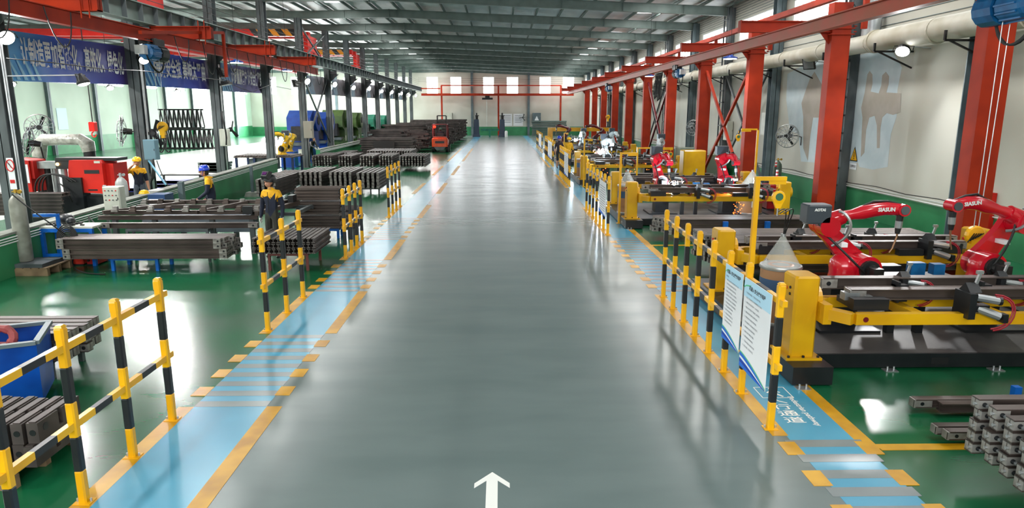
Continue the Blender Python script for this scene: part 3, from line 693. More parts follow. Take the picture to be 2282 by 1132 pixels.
# ---- right-hand red gantry: columns, arms, monorail, upper rail
RY = [6.8+6.03*k for k in range(0, 12)]
GX = 9.0
def red_column(i, y):
    t = thing('gantry_column', (GX, y, 0), '', 'column', 'red gantry columns along the right wall')
    a = MB().bx(GX-.25, GX+.25, y-.17, y-.145, 0, 6.0).bx(GX-.25, GX+.25, y+.145, y+.17, 0, 6.0).bx(GX-.012, GX+.012, y-.15, y+.15, 0, 6.0).bx(GX-.25, GX-.235, y-.15, y+.15, 0, 6).bx(GX+.235, GX+.25, y-.15, y+.15, 0, 6)
    a.build('post', M_red, t)
    MB().bx(GX-.32, GX+.32, y-.24, y+.24, 0, .03).build('base_plate', M_red, t)
    ar_ = MB().bx(6.35, GX-.25, y-.1, y+.1, 5.25, 5.27).bx(6.35, GX-.25, y-.1, y+.1, 5.52, 5.54).bx(6.35, GX-.25, y-.01, y+.01, 5.27, 5.52).bx(6.33, 6.35, y-.11, y+.11, 5.24, 5.55).prism([(GX-.25, 4.95), (GX-.25, 5.25), (GX-.5, 5.25)], 'y', y-.01, y+.01)
    ar_.build('arm', M_red, t)
    c = MB()
    for z in (5.18, 5.33, 5.48, 5.6): c.bx(GX-.30, GX+.34, y-.22, y+.22, z, z+.025)
    for z in (5.26, 5.4, 5.54): c.cyl((GX+.33, y-.15, z), (GX+.4, y-.15, z), .02, n=6).cyl((GX+.33, y+.15, z), (GX+.4, y+.15, z), .02, n=6)
    c.build('clamp_collar', M_red, t)
    return t
ords = ['nearest', 'second', 'third', 'fourth', 'fifth', 'sixth', 'seventh', 'eighth', 'ninth', 'tenth', 'eleventh']
g0 = red_column(0, 0.0)
for i, y in enumerate(RY[1:]):
    t = g0 if i == 0 else copy_tree(g0)
    t.location = (GX, y, 0); t['label'] = '%s orange-red gantry column in the row along the right wall' % ords[i]
ug = thing('upper_rail', (GX, 40, 6.0), 'orange-red upper rail joining the tops of the right gantry columns', 'crane rail')
MB().bx(GX-.09, GX+.09, 4, 74, 6.12, 6.28).build('top_rail', M_red, ug)
u = MB()
for k in range(24): y = 5.5+3.015*k; u.bx(GX-.06, GX+.06, y-.05, y+.05, 5.2, 6.12) if k % 2 == 0 else None
u.build('stub_post', M_red, ug)
RX = 7.2
rm = thing('monorail_crane', (RX, 40, 4.98), 'long rusty orange monorail beam along the right machine row', 'crane rail')
MB().bx(RX-.1, RX+.1, 4, 76, 4.96, 4.985).bx(RX-.1, RX+.1, 4, 76, 5.22, 5.245).bx(RX-.012, RX+.012, 4, 76, 4.985, 5.22).build('rail_beam', mat('rusty_orange', (.62, .30, .16), .5, col2=(.70, .26, .14), nscale=1.2), rm)
hoist('electric_hoist', RX, aX(2235, 30, RX).y, 4.96, 'bright blue electric hoist at the near right corner with long white ropes', hook=1.12, sc=1.2, drum=M_blueh)
p = aX(1510, 158, RX); hoist('electric_hoist', RX, p.y, 4.96, 'small blue electric hoist halfway along the right monorail', sc=1.0)
p = aX(1355, 190, RX); hoist('electric_hoist', RX, p.y, 4.96, 'far blue electric hoist near the end of the right monorail', hook=2.6, sc=1.1)
cb = MB(); p = aX(1480, 155, RX)
for k in range(7): cb.tube(bez((RX-.05, p.y+k*.2, 4.9), (RX-.3, p.y+.1+k*.2, 3.4-.2*(k % 3)), (RX+.1, p.y+.4+k*.2, 3.3+.1*k), (RX, p.y+.5+k*.2, 4.9)), .02, 5)
tag(cb.build('cable_bundle', M_cable), 'tangled black festoon cables hanging under the right monorail', 'cable')
# diagonal red props between two gantry bays
for i, (f, lab) in enumerate(((RY[3], 'nearer'), (RY[5]+0, 'farther'))):
    t = MB().bar((GX, f+.2, 4.9), (GX, f+5.8, .3), .1).bar((GX, f+5.8, 4.9), (GX, f+.2, .3), .1).bar((GX, f+2.2, 1.55), (GX, f+3.9, 1.55), .07)
    tag(t.build('cross_brace', M_red if i == 0 else M_maroon), '%s pair of crossed red braces between the right gantry columns' % lab, 'brace')
# ---- duct
dx = XR-.62; dt = thing('ventilation_duct', (dx, 40, 4.8), 'long pale wrapped ventilation duct along the right wall', 'duct')
yb = aX(1955, 90, dx).y
d1 = MB(); d1.cyl((dx, 6, 5.12), (dx, yb, 5.12), .29, n=20).build('duct_pipe', M_duct, dt, smooth=True)
d1 = MB(); d1.cyl((dx, yb, 5.12), (dx, yb+.12, 5.12), .32, n=20).cyl((dx, yb+.3, 5.1), (dx, 80, 5.0), .25, n=20).cyl((dx, yb+.12, 5.12), (dx, yb+.3, 5.1), .29, .25, n=20).build('duct_pipe', M_duct, dt, smooth=True)
rg = MB(); y = 8
while y < 78: rg.cyl((dx, y, 5.10), (dx, y+.05, 5.10), .315 if y < yb else .27, n=20); y += 3.0
rg.build('joint_ring', M_duct, dt)
bk = MB(); y = 10
while y < 78: bk.bar((XR, y, 4.78), (dx-.45, y, 4.78), .05).bar((XR, y, 4.35), (dx-.35, y, 4.78), .04).bar((dx-.45, y, 4.78), (dx-.45, y, 5.0), .05); y += 3.0
bk.build('wall_bracket', M_blkm, dt)
MB().tube([(XR-.35, yb+.9, 4.9), (XR-.35, yb+.9, 6.2), (XR-.3, yb+.9, 7.8)], .26, 14).build('duct_riser', M_silver, dt, smooth=True)
# thin power lines sagging across the hall by the left columns
pw = MB()
for k in range(4): pw.tube([(XL+.45, -6, 7.2-.22*k), (XL+.45, 40, 7.2-.22*k), (XL+.45, 93, 7.2-.22*k)], .012, 5)
tag(pw.build('power_line', M_cable), 'thin black power lines running along the left columns under the roof', 'cable')
pw = MB()
for k in range(3): pw.tube([(XL+.3, 93.5, 7.5-.22*k), (XR-.2, 93.5, 7.3-.25*k)], .012, 5)
tag(pw.build('power_line', M_cable), 'thin black lines strung across the far wall windows', 'cable')
pw = MB().tube([aX(13, 130, XL+.6), aX(120, 140, XL+.6), aX(240, 155, XL+.6), aX(310, 157, XL+.6), aX(420, 170, XL+.6), aX(490, 178, XL+.6), aX(560, 205, XL+.6), aX(600, 190, XL+.6), aX(665, 202, XL+.6)], .012, 5)
tag(pw.build('lamp_cable', M_cable), 'black cable drooping in front of the three blue banners', 'cable')
# ---- far red gantry across the far wall
fg = thing('far_gantry', (0, 92.6, 0), 'thin red gantry frame with three posts across the far wall', 'gantry')
for x in (-7.85, -.35, 7.9): MB().bx(x-.11, x+.11, 92.5, 92.7, 0, 6.5).build('post', M_red, fg)
MB().bx(-10.5, 9.6, 92.3, 92.5, 5.2, 5.5).build('lower_beam', M_red, fg); MB().bx(-7.9, 7.95, 92.5, 92.65, 6.45, 6.6).bx(-11, -8, 92.5, 92.6, 6.05, 6.2).bx(8, 10.4, 92.5, 92.6, 6.05, 6.2).build('upper_beam', M_red, fg)
t = thing('chain_hoist', (-2.0, 92.2, 4.6), 'small dark chain hoist hanging from the far red gantry', 'hoist')
MB().bx(-2.5, -1.1, 92.0, 92.4, 4.7, 4.95).bx(-2.1, -1.5, 92.1, 92.3, 4.95, 5.2).build('hoist_body', M_blkm, t); MB().tube([(-1.9, 92.2, 4.7), (-1.9, 92.2, 1.2)], .02, 5).build('chain', M_silver, t)

# ================================================================ STRIPED GUARD FENCES AND POSTERS
PH = 1.55
def band_post(x, y, name, par, m0=M_yel, start=0):
    w = MB(); n = 5; h = (PH-.05)/n
    for k in range(n): w.slot((k+start) % 2); w.bbox(x-.035, x+.035, y-.035, y+.035, k*h, (k+1)*h+.0001, .012)
    w.slot(0); w.bbox(x-.039, x+.039, y-.039, y+.039, PH-.12, PH-.02, .014).frus((x, y, PH-.02), (.07, .07), (x, y, PH), (.04, .04)); w.bx(x-.07, x+.07, y-.055, y+.055, 0, .012)
    w.slot(2)
    for sx in (-1, 1): w.cyl((x+.055*sx, y, .01), (x+.055*sx, y, .04), .01, n=6)
    return w.build(name, [M_yel, M_blk, M_silver], par)
def fence(xa, ys, label, ext=.12):
    t = thing('guard_fence', (xa, (ys[0]+ys[-1])/2, 0), label, 'fence')
    p0 = band_post(xa, ys[0], 'post', t)
    for y in ys[1:]:
        c = p0.copy(); COL.objects.link(c); c.location.y += y-ys[0]
    for z in (1.36, .70):
        for a, b in zip(ys[:-1], ys[1:]):
            L = b-a; w = MB(); q = [a, a+L*.34, a+L*.68, b]
            for k in range(3): w.slot(k % 2); w.bx(xa-.025, xa+.025, q[k], q[k+1], z-.03, z+.03)
            w.slot(0)
            for yy, s_ in ((a, -1), (b, 1)): w.bx(xa-.025, xa+.025, yy, yy+s_*ext, z-.03, z+.03) if (yy in (ys[0], ys[-1])) else None
            w.build('rail', [M_yel, M_blk], t)
    return t
f1 = fence(-3.49, [3.6, 4.44, 5.21, 5.98, 6.77], 'nearest left black and yellow fence, cut by the frame edge')
f2 = fence(-3.48, [9.77, 10.70, 11.62], 'second left black and yellow fence, three posts beside the I-beam stack')
f3 = fence(-3.47, [14.91, 15.55, 16.15, 16.77], 'third left black and yellow fence, four posts')
f4 = fence(-3.48, [20.98, 21.75, 22.5, 23.33], 'fourth left black and yellow fence near the beam bundles')
g1 = fence(2.80, [6.47, 7.38, 8.05, 8.74, 9.44, 10.11, 10.82, 11.55], 'nearest right black and yellow fence carrying two posters'); g1.rotation_euler = (0, 0, -.016)
g2 = fence(2.81, [17.75, 18.5, 19.25, 20.0, 20.77, 21.55, 22.36], 'second right black and yellow fence by the first welding robots')
g3 = fence(2.95, [29.5, 30.2, 30.9, 31.6, 32.3, 33.0, 33.7, 34.4], 'third right black and yellow fence, by the two standing workers')
g4 = fence(3.05, [40.4, 41.6, 42.8, 44, 45.2, 46.4, 47.6], 'fourth right black and yellow fence with a white poster')
g5 = fence(3.2, [54, 56, 58, 60, 62], 'farthest right black and yellow fence near the hall end')

def poster(x, y0, y1, z0, z1, title, lines, label, detail=True, group=None, faded=.0):
    # board hung on the lane side of a fence; facing -x ; text runs away from the camera
    t = thing('poster', (x, (y0+y1)/2, z0), label, 'poster', group)
    MB().bx(x, x+.006, y0, y1, z0, z1).build('board', M_paper, t)
    w = y1-y0; h = z1-z0; xx = x-.0015
    def poly(name, pts, m, d=0.): MB().add([(xx-d, y1-u*w, z0+v*h) for u, v in pts], [tuple(range(len(pts)))]).build(name, m, t, fix=False)
    if detail:
        poly('pale_blue_header', [(0, .80), (1, .80), (1, 1), (0, 1)], mat('poster_sky', (.72, .88, .96), .6))
        def sweep(name, f, g, m, d):
            n = 14; top = [(k/n, f(k/n)) for k in range(n+1)]; bot = [(k/n, g(k/n)) for k in range(n, -1, -1)]; poly(name, top+bot, m, d)
        sweep('blue_wave', lambda u: .16-.15*u**1.6, lambda u: 0, mat('poster_blue', (.12, .42, .82), .5), .0004)
        sweep('white_wave', lambda u: .12-.115*u**1.4, lambda u: .095-.095*u**1.3, M_paper, .0008)
        sweep('dark_wave', lambda u: .085-.08*u**1.3, lambda u: .05-.05*u**1.2, mat('poster_dblue', (.05, .22, .62), .5), .0008)
        sweep('green_wave', lambda u: .175-.15*u**1.6, lambda u: .16-.15*u**1.6, mat('poster_green', (.35, .78, .55), .5), .0008)
        sweep('green_arc', lambda u: .90+.10*u**.5 if u < .28 else .955, lambda u: .885+.10*u**.5 if u < .28 else .955, mat('poster_green', (.35, .78, .55), .5), .0008)
    T = frame_M((xx-.001, (y0+y1)/2, z1-.085*h), (0, -1, 0), (0, 0, 1))
    if detail: text('poster_title', title, .052, T, M_ink, t, bold=.0012)
    ln = MB(); zz = z1-.14*h
    if detail:
        for k, s_ in enumerate(lines):
            T = frame_M((xx-.001, y1-.07*w, z1-(.15+k*.64/len(lines))*h), (0, -1, 0), (0, 0, 1))
            text('poster_text', s_, .0235, T, M_inkb, t, align='LEFT')
    else:
        for k in range(11): ln.bx(xx-.001, xx, y0+.1*w, y1-(.1+.03*((k*7) % 5))*w, z1-(.15+.07*k)*h, z1-(.165+.07*k)*h)
        ln.build('poster_text', M_inkb, t)
        poly('blue_wave', [(0, .12), (1, .02), (1, 0), (0, 0)], mat('poster_blue', (.12, .42, .82), .5), .0004)
    return t
la = ['操作须知：', '1、操作人员必须经过培训合格后方可上岗。', '2、开机前检查设备各部位是否正常。', '3、工作时必须穿戴好劳动防护用品。', '4、机器人运行时严禁进入工作区域内。', '5、发现异常应立即按下急停按钮并报告。', '6、焊接时注意弧光防止灼伤眼睛皮肤。', '7、工件装夹牢固后方可启动焊接程序。', '8、严禁私自更改程序和参数。', '9、保持工作场地整洁畅通。', '10、气瓶应固定放置远离火源。', '11、工作结束后切断电源气源。', '12、做好设备日常保养记录。']
lb = ['1、作业前检查电源、气源及安全防护装置。', '2、确认工作区域内无人员及障碍物后方可启动。', '3、示教时应两人配合其中一人负责监护。', '4、机器人动作范围内不得放置工具和杂物。', '5、更换焊丝和导电嘴时必须停机操作。', '6、严禁带电打开控制柜和焊接电源。', '7、变位机翻转时人员应站在安全线以外。', '8、出现报警时先停机再排除故障。', '9、非操作人员不得触碰示教器。', '10、定期清理焊枪喷嘴和焊渣。', '11、下班前将机器人回到原点位置。', '12、关闭总电源，打扫现场卫生。']
poster(2.72, 7.42, 8.02, .47, 1.40, '机器人安全操作规程', la, 'white and blue rules poster on the right fence, farther of the nearest two')
poster(2.705, 6.55, 7.32, .37, 1.40, '机器人安全操作规程', lb, 'white and blue rules poster on the right fence, nearest to the camera')
poster(2.75, 17.85, 19.1, .45, 1.35, '', [], 'white text poster on the second right fence, near its front post', False)
poster(2.88, 29.6, 31.4, .4, 1.4, '', [], 'white poster on the third right fence', False)
poster(2.98, 40.6, 44.0, .4, 1.4, '', [], 'white poster on the fourth right fence', False)
poster(3.13, 54.2, 57.5, .4, 1.4, '', [], 'white poster on the farthest right fence', False)

# ================================================================ ROBOT WELDING STATIONS
def seg_arm(mb, p0, p1, r0, r1, flat=1.0, n=12): return mb.cyl(p0, p1, r0, r1, n)
def robot(name, loc, label, red, pts, torch=True, brand=False, feeder=None, grp=None, seed=0, white=False, baseh=.22):
    """pts: J2 (shoulder), J3 (elbow), J4 (forearm front), J5 (wrist), tip, as points of the hall"""
    x, y, z = loc; J2, J3, J4, J5, TIP = [Vector(p) for p in pts]
    t = thing(name, loc, label, 'robot', grp)
    # floor pedestal of the robot is a station part; base casting:
    b = MB().lathe((x, y, z), [(.27, 0), (.27, .03), (.24, .04), (.205, baseh*.45), (.195, baseh*.8), (.20, baseh)], 28)
    b.build('base', red, t, smooth=True)
    s = MB().lathe((x, y, z+baseh), [(.20, 0), (.205, .03), (.19, .12), (.12, .2)], 28)
    ax = Vector((0, 1, 0)) if abs(J3.y-J2.y) < abs(J3.x-J2.x)+.02 else Vector((1, 0, 0))
    s.cyl(J2-ax*.17, J2+ax*.17, .19, n=32).bar((x, y, z+baseh+.08), J2, .26, .26); s.build('shoulder', red, t, smooth=True)
    MB().cyl(J2-ax*.30, J2-ax*.17, .09, n=14).box(J2-ax*.36, (.14, .14, .14)).cyl(J2-ax*.22, J2-ax*.17, .14, n=16).build('motor', M_blkm, t)
    d = (J3-J2).normalized(); la = MB()
    off = ax*.0
    la.cyl(J2-ax*-.10, J2+ax*.26, .19, n=32).cyl(J3+ax*.10, J3+ax*.25, .145, n=28)
    side = d.cross(ax).normalized(); v = []
    for P, r in ((J2, .18), (J2.lerp(J3, .35), .14), (J2.lerp(J3, .7), .12), (J3, .138)):
        for s1 in (-1, 1):
            v.append(P+side*(r*s1)+ax*.13); v.append(P+side*(r*s1)+ax*.245)
    f = []
    for k in range(3):
        a = k*4; f += [(a, a+1, a+5, a+4), (a+2, a+6, a+7, a+3), (a+1, a+3, a+7, a+5), (a, a+4, a+6, a+2)]
    f += [(0, 2, 3, 1), (12, 13, 15, 14)]
    la.add(v, f); la.build('lower_arm', red, t, smooth=True)
    e = MB(); fd = (J4-J3).normalized()
    e.cyl(J3-ax*.13, J3+ax*.13, .14, n=28).cyl(J3-fd*.05+Vector((0, 0, .05)), J3+fd*.22+Vector((0, 0, .06)), .13, .11, n=24).build('elbow', red, t, smooth=True)
    fa = MB(); A = J3+fd*.10+Vector((0, 0, .07))
    m1 = A.lerp(J4, .45)
    fa.tube([A, A.lerp(m1, .3), m1, m1.lerp(J4, .5), J4, J4.lerp(J5, .45)+Vector((0, 0, .02)), J5], [.10, .085, .072, .10, .10, .095, .085], 12)
    fa.build('forearm', red, t, smooth=True)
    ax5 = (J5-J4).cross(Vector((0, 0, 1)))
    ax5 = ax5.normalized() if ax5.length > .02 else Vector((1, 0, 0))
    MB().cyl(J5-ax5*.10, J5+ax5*.10, .085, n=16).build('wrist', red, t, smooth=True)
    MB().cyl(J5-ax5*.115, J5-ax5*.10, .06, n=14).cyl(J5+ax5*.10, J5+ax5*.115, .06, n=14).build('wrist_cap', M_dsteel, t)
    if torch:
        dn = (TIP-J5).normalized(); dn = Vector((dn.x*.25, dn.y*.25, -1)).normalized(); L = (TIP-J5).length
        q = [J5+dn*.08, J5+dn*L*.26, J5+dn*L*.42, J5+dn*L*.55, J5+dn*L*.62]
        MB().cyl(q[0], q[1], .05, .045, 12).cyl(q[2], q[3], .042, .03, 12).build('torch_mount', M_blk, t)
        MB().cyl(q[1], q[2], .047, n=12).build('torch_collar', M_silver, t)
        MB().tube([q[3], q[4], q[4].lerp(TIP, .5)+dn*.05, TIP], [.014, .012, .012, .010], 8).build('torch_neck', mat('torch_brass', (.55, .42, .30), .4, .6), t)
    if feeder:
        F = J3+Vector(feeder)
        MB().bbox(F.x-.17, F.x+.17, F.y-.13, F.y+.13, F.z-.13, F.z+.12, .02).bx(F.x-.14, F.x+.14, F.y-.1, F.y+.1, F.z-.15, F.z-.13).bar((F.x+.05, F.y, F.z-.14), (J3.x-.02, J3.y, J3.z), .06, .1).bar((F.x+.02, F.y-.08, F.z-.14), (J3.x-.1, J3.y-.08, J3.z-.05), .05, .02).build('wire_feeder', mat('feeder_grey', (.22, .25, .28), .45), t)
    hs = MB()
    a0 = J3+ax*-.17; hs.tube(bez(A+Vector((0, -.12, .12)), A+Vector((.12, -.22, .1)), A.lerp(J2, .25)+Vector((.15, -.25, 0)), J3.lerp(J2, .3)-ax*.06+side*.14, n=12), .020, 7); hs.build('silver_hose', M_silver, t, smooth=True)
    MB().tube(bez(J3-ax*.02+side*.1, J3.lerp(J2, .5)-ax*.3+side*.1, J2-ax*.32+side*.12, J2+d*-.25-ax*.1, n=14), .016, 6).tube([J4.lerp(J3, .3)+Vector((0, 0, .10)), J4+Vector((0, 0, .12)), J4.lerp(J5, .5)+Vector((0, 0, .12)), J5+Vector((0, 0, .07))], .018, 6).build('cable', M_cable, t)
    MB().box(J2.lerp(J3, .55)-ax*-.1+Vector((0, -.0, 0)), (.09, .30, .06)).build('label_plate', M_paper, t)
    if brand:
        p = J4.lerp(J5, .35)+Vector((0, -.1, .015)); ex = (J5-J4); ex = ex if ex.x > 0 else -ex
        text('lettering', 'SIASUN', .072, frame_M((p.x, p.y-.002, p.z), (ex.x, 0, ex.z), (0, 0, 1) if abs(ex.z) < .01 else Vector((ex.x, 0, ex.z)).cross(Vector((0, 1, 0)))), M_white, t, bold=.003, depth=.002)
        if feeder: text('lettering', 'AOTAI', .05, frame_M((F.x, F.y-.134, F.z+.05), (1, 0, 0), (0, 0, 1)), M_white, t, bold=.003)
    return t

def pneu(mb, x, y, z, s=1.0):      # clamp with small pneumatic cylinder (into 3 MBs)
    k, c, h = mb
    k.bx(x-.13*s, x-.05*s, y-.16*s, y+.12*s, z-.10*s, z+.20*s).bx(x-.05*s, x+.12*s, y-.14*s, y-.02*s, z-.02*s, z+.06*s).prism([(y-.10*s, z+.2*s), (y+.10*s, z+.2*s), (y, z+.30*s)], 'x', x-.1*s, x+.04*s)
    c.cyl((x-.02*s, y-.1*s, z+.15*s), (x+.20*s, y-.16*s, z+.12*s), .045*s, n=10); k.cyl((x+.20*s, y-.16*s, z+.12*s), (x+.225*s, y-.165*s, z+.12*s), .052*s, n=10)
    c.cyl((x+.0*s, y-.1*s, z+.02*s), (x+.22*s, y-.18*s, z-.06*s), .048*s, n=10); k.box((x+.25*s, y-.19*s, z-.07*s), (.06*s, .1*s, .1*s))
    c.bar((x+.0, y, z+.2*s), (x+.06*s, y, z+.42*s), .03*s); c.box((x+.05*s, y, z+.42*s), (.07*s, .04*s, .04*s))
    h.tube(bez((x+.16*s, y-.16*s, z+.17*s), (x+.42*s, y-.2*s, z+.18*s), (x+.42*s, y-.2*s, z-.18*s), (x+.12*s, y-.2*s, z-.2*s), n=10), .010*s, 5)
    h.tube(bez((x+.16*s, y-.14*s, z+.19*s), (x+.46*s, y-.2*s, z+.2*s), (x+.45*s, y-.2*s, z-.2*s), (x+.15*s, y-.2*s, z-.22*s), n=10), .010*s, 5)

def workbeam(x0, x1, y, z, s=.12, label='', grp=None, name='steel_beam', m=M_beam, end=True):
    """H-section beam along X with end blocks and holes, lying at height z (its underside)"""
    t = thing(name, ((x0+x1)/2, y, z), label, 'beam', grp); zc = z+s/2
    MB().hsec((x0+.02, y, zc), (x1-.02, y, zc), s, s, .014, .012).build('section', m, t)
    if end:
        e = MB()
        for xx, sg in ((x0, 1), (x1, -1)): e.bx(xx, xx+sg*.20, y-s*.5+.002, y-s*.5+.012, z+.008, z+s-.008).bx(xx, xx+sg*.02, y-s*.5, y+s*.5, z+.004, z+s-.004)
        e.build('end_plate', M_end, t)
        MB().cyl((x0+.09, y-s*.5-.004, zc), (x0+.09, y-s*.5+.005, zc), s*.20, n=12).cyl((x1-.09, y-s*.5-.004, zc), (x1-.09, y-s*.5+.005, zc), s*.20, n=12).build('bolt_hole', M_blk, t)
    return t

def post_unit(x, y, z0, top, par, w=.30, d=.36, name='end_post', tall=True):
    """yellow drive cabinet on a yellow foot flange"""
    p = MB().bbox(x-w/2, x+w/2, y-d/2, y+d/2, z0+.03, top, .025).bx(x-w/2-.07, x+w/2+.07, y-d/2-.07, y+d/2+.07, z0, z0+.03)
    o = p.build(name, M_myel, par)
    bt = MB()
    for sx in (-1, 0, 1): bt.cyl((x+sx*(w/2+.03), y-d/2-.04, z0+.03), (x+sx*(w/2+.03), y-d/2-.04, z0+.055), .016, n=6)
    bt.build('bolt', M_blkm, o)
    MB().cyl((x+w/2, y, top-.30), (x+w/2+.06, y, top-.30), .15, n=18).build('bearing_disc', M_myel, o)
    MB().cyl((x-w/2-.012, y-.05, top-.16), (x-w/2, y-.05, top-.16), .018, n=10).cyl((x-w/2-.012, y-.05, top-.24), (x-w/2, y-.05, top-.24), .018, n=10).build('button', M_blkm, o)
    MB().cyl((x-w/2-.02, y+.06, top-.19), (x-w/2, y+.06, top-.19), .022, n=10).build('stop_button', M_label_r, o)
    return o

def positioner(par, x0, x1, yc, z0, sgn, label_col=M_myel, depth=.85):
    """tilting yellow frame between two end posts; sgn=-1 front unit (frame bulges to the camera)"""
    top = 1.27
    post_unit(x0, yc+.1, z0, top, par); post_unit(x1, yc+.1, z0, top, par)
    zf = .84; a = x0+.42; b = x1-.42; ya = yc-.42; yb = yc+.42
    fr = MB()
    fr.bx(a+.02, b-.02, ya, ya+.1, zf-.065, zf+.065).bx(a-.25+.25, b, yb-.1, yb, zf-.065, zf+.065)
    for X, Xm in ((a, x0+.2), (b, x1-.2)):
        fr.bar((X, ya+.03, zf), (Xm, yc-.10, zf), .13, .13).bar((X, yb-.05, zf), (Xm, yc+.14, zf), .13, .13).bar((Xm, yc-.22, zf), (Xm, yc+.22, zf), .10, .24)
    q = a+.75
    while q < b-.5: fr.bx(q, q+.12, ya+.1, yb-.1, zf-.06, zf+.05); q += .95
    o = fr.build('tilting_frame', label_col, par)
    MB().cyl((a+.13, ya-.004, zf), (a+.13, ya+.006, zf), .032, n=14).build('round_port', M_maroon, o)
    k, c, h = MB(), MB(), MB()
    for X in (a+2.15*(b-a)/3.3*.62, a+.82*(b-a)): pneu((k, c, h), X, ya+.08, zf+.12)
    for X in (a+.30*(b-a), a+.66*(b-a)): pneu((k, c, h), X, yb-.02, zf+.14, .8)
    for X in (a+.05, b-.45):
        k.bx(X, X+.42, ya+.15, ya+.28, zf+.065, zf+.20).bx(X+.02, X+.40, ya+.32, ya+.6, zf+.065, zf+.14); c.bx(X-.02, X+.16, ya+.33, ya+.45, zf+.14, zf+.23).bx(X+.22, X+.3, ya+.3, ya+.5, zf+.14, zf+.2)
    k.bx(a+.66*(b-a), a+.66*(b-a)+.4, ya-.02, ya+.1, zf+.066, zf+.17)
    for X in (a+.22*(b-a), a+.52*(b-a)): k.bx(X, X+.16, yb-.30, yb-.20, zf+.06, zf+.27).bx(X, X+.03, yb-.35, yb-.2, zf+.06, zf+.32)
    k.build('clamp_block', M_blk, o); c.build('air_cylinder', M_silver, o); h.build('air_hose', M_hose, o)
    return a, b, ya, yb, zf

def wire_drum(x, y, z, label, r=.27, hcone=True, grp=None):
    t = thing('wire_drum', (x, y, z), label, 'drum', grp)
    MB().cyl((x, y, z+.02), (x, y, z+.82), r, n=28).build('barrel', M_card, t, smooth=True)
    MB().lathe((x, y, z), [(r+.012, 0), (r+.018, .02), (r+.012, .05)], 28).lathe((x, y, z+.79), [(r+.012, 0), (r+.02, .025), (r+.012, .05)], 28).build('rim', M_silver, t, smooth=True)
    bl = MB(); n = 14
    bl.lathe((x, y, z+.46), [(r+.003, 0), (r+.003, .2)], 28); bl.build('blue_band', M_lav, t, smooth=True)
    v = []
    for k in range(7):
        a = -PI*.58+k*.10; v += [(x+(r+.006)*math.cos(a), y+(r+.006)*math.sin(a), z+.22), (x+(r+.006)*math.cos(a), y+(r+.006)*math.sin(a), z+.40)]
    MB().add(v, [(2*k, 2*k+2, 2*k+3, 2*k+1) for k in range(6)]).build('white_label', M_paper, t, fix=False)
    if hcone:
        c = MB(); n = 24; prof = [(r-.01, z+.84), (r*.62, z+1.0), (r*.2, z+1.2), (.03, z+1.25)]
        c.lathe((x, y, 0), prof, n); c.build('clear_cone', M_clear, t, smooth=True)
        MB().cyl((x, y, z+1.24), (x, y, z+1.28), .035, n=10).build('cone_tip', M_silver, t)
        MB().lathe((x, y, z+.835), [(.10, 0), (.15, .012), (.2, .0)], 20).build('wire_coil', mat('copper_wire', (.62, .42, .30), .35, .7), t)
    return t

def light_pole(x, y, z1, xarm, label, sign=True):
    t = thing('hanger_pole', (x, y, 0), label, 'pole')
    MB().bx(x-.03, x+.03, y-.03, y+.03, 0, z1).bx(x-.07, x+.07, y-.07, y+.07, 0, .015).build('pole', M_yel, t)
    MB().bx(x-.03, xarm, y-.03, y+.03, z1, z1+.05).bx(x+.25*(xarm-x)/.6, xarm, y-.012, y+.012, z1-.05, z1+.01).build('arm', M_yel, t)
    if sign:
        b = MB().cyl((xarm-.08, y, z1-.02), (xarm-.08, y, z1-.10), .012, n=6)
        b.lathe((xarm-.08, y-.03, z1-.22), [(.02, 0), (.085, .01), (.09, .03), (.085, .055), (.02, .06)], 14, 'y').prism([(xarm-.15, z1-.26), (xarm-.01, z1-.26), (xarm-.05, z1-.36), (xarm-.11, z1-.36)], 'y', y-.02, y+.02)
        b.build('balancer', M_yel, t); MB().cyl((xarm-.08, y-.033, z1-.21), (xarm-.08, y-.028, z1-.21), .05, n=12).build('round_badge', mat('badge_green', (.20, .40, .28), .5), t)
        MB().tube([(xarm-.08, y, z1-.36), (xarm-.08, y, z1-.46)], .01).build('balancer_hook', M_silver, t)
    return t

def plinth(par, y0, y1, xb0, xb1, yA, yB):
    b = MB().bx(xb0, xb0+.48, y0, y1, .02, .24).bx(xb0+.45, xb1, yA, yB, .02, .20).bx(xb1-.45, xb1, y0, y1, .02, .24); o = b.build('base_frame', M_blk, par)
    dk = MB(); dk.bx(xb0+.48, xb1-.45, yA+.02, yB-.02, .20, .205); dk.build('deck_plate', mat('deck_plate', (.30, .29, .28), .5, .3, col2=(.20, .20, .20), nscale=1.6, bump=.1), o)
    ft = MB()
    for X in np.arange(xb0+.1, xb1, 1.35): ft.bx(X-.08, X+.08, (y0 if X < xb0+.4 else yA)-.12, (y0 if X < xb0+.4 else yA), 0, .012).cyl((X-.04, (y0 if X < xb0+.4 else yA)-.07, 0), (X-.04, (y0 if X < xb0+.4 else yA)-.07, .06), .012, n=6).cyl((X+.04, (y0 if X < xb0+.4 else yA)-.07, 0), (X+.04, (y0 if X < xb0+.4 else yA)-.07, .06), .012, n=6)
    ft.build('anchor_foot', M_silver, o)
    pk = MB()
    for X in (xb0+2.0, xb0+3.6, xb0+4.4): pk.bx(X, X+.22, yA-.003, yA+.004, .06, .15)
    pk.build('forklift_pocket', M_rub, o)
    return o

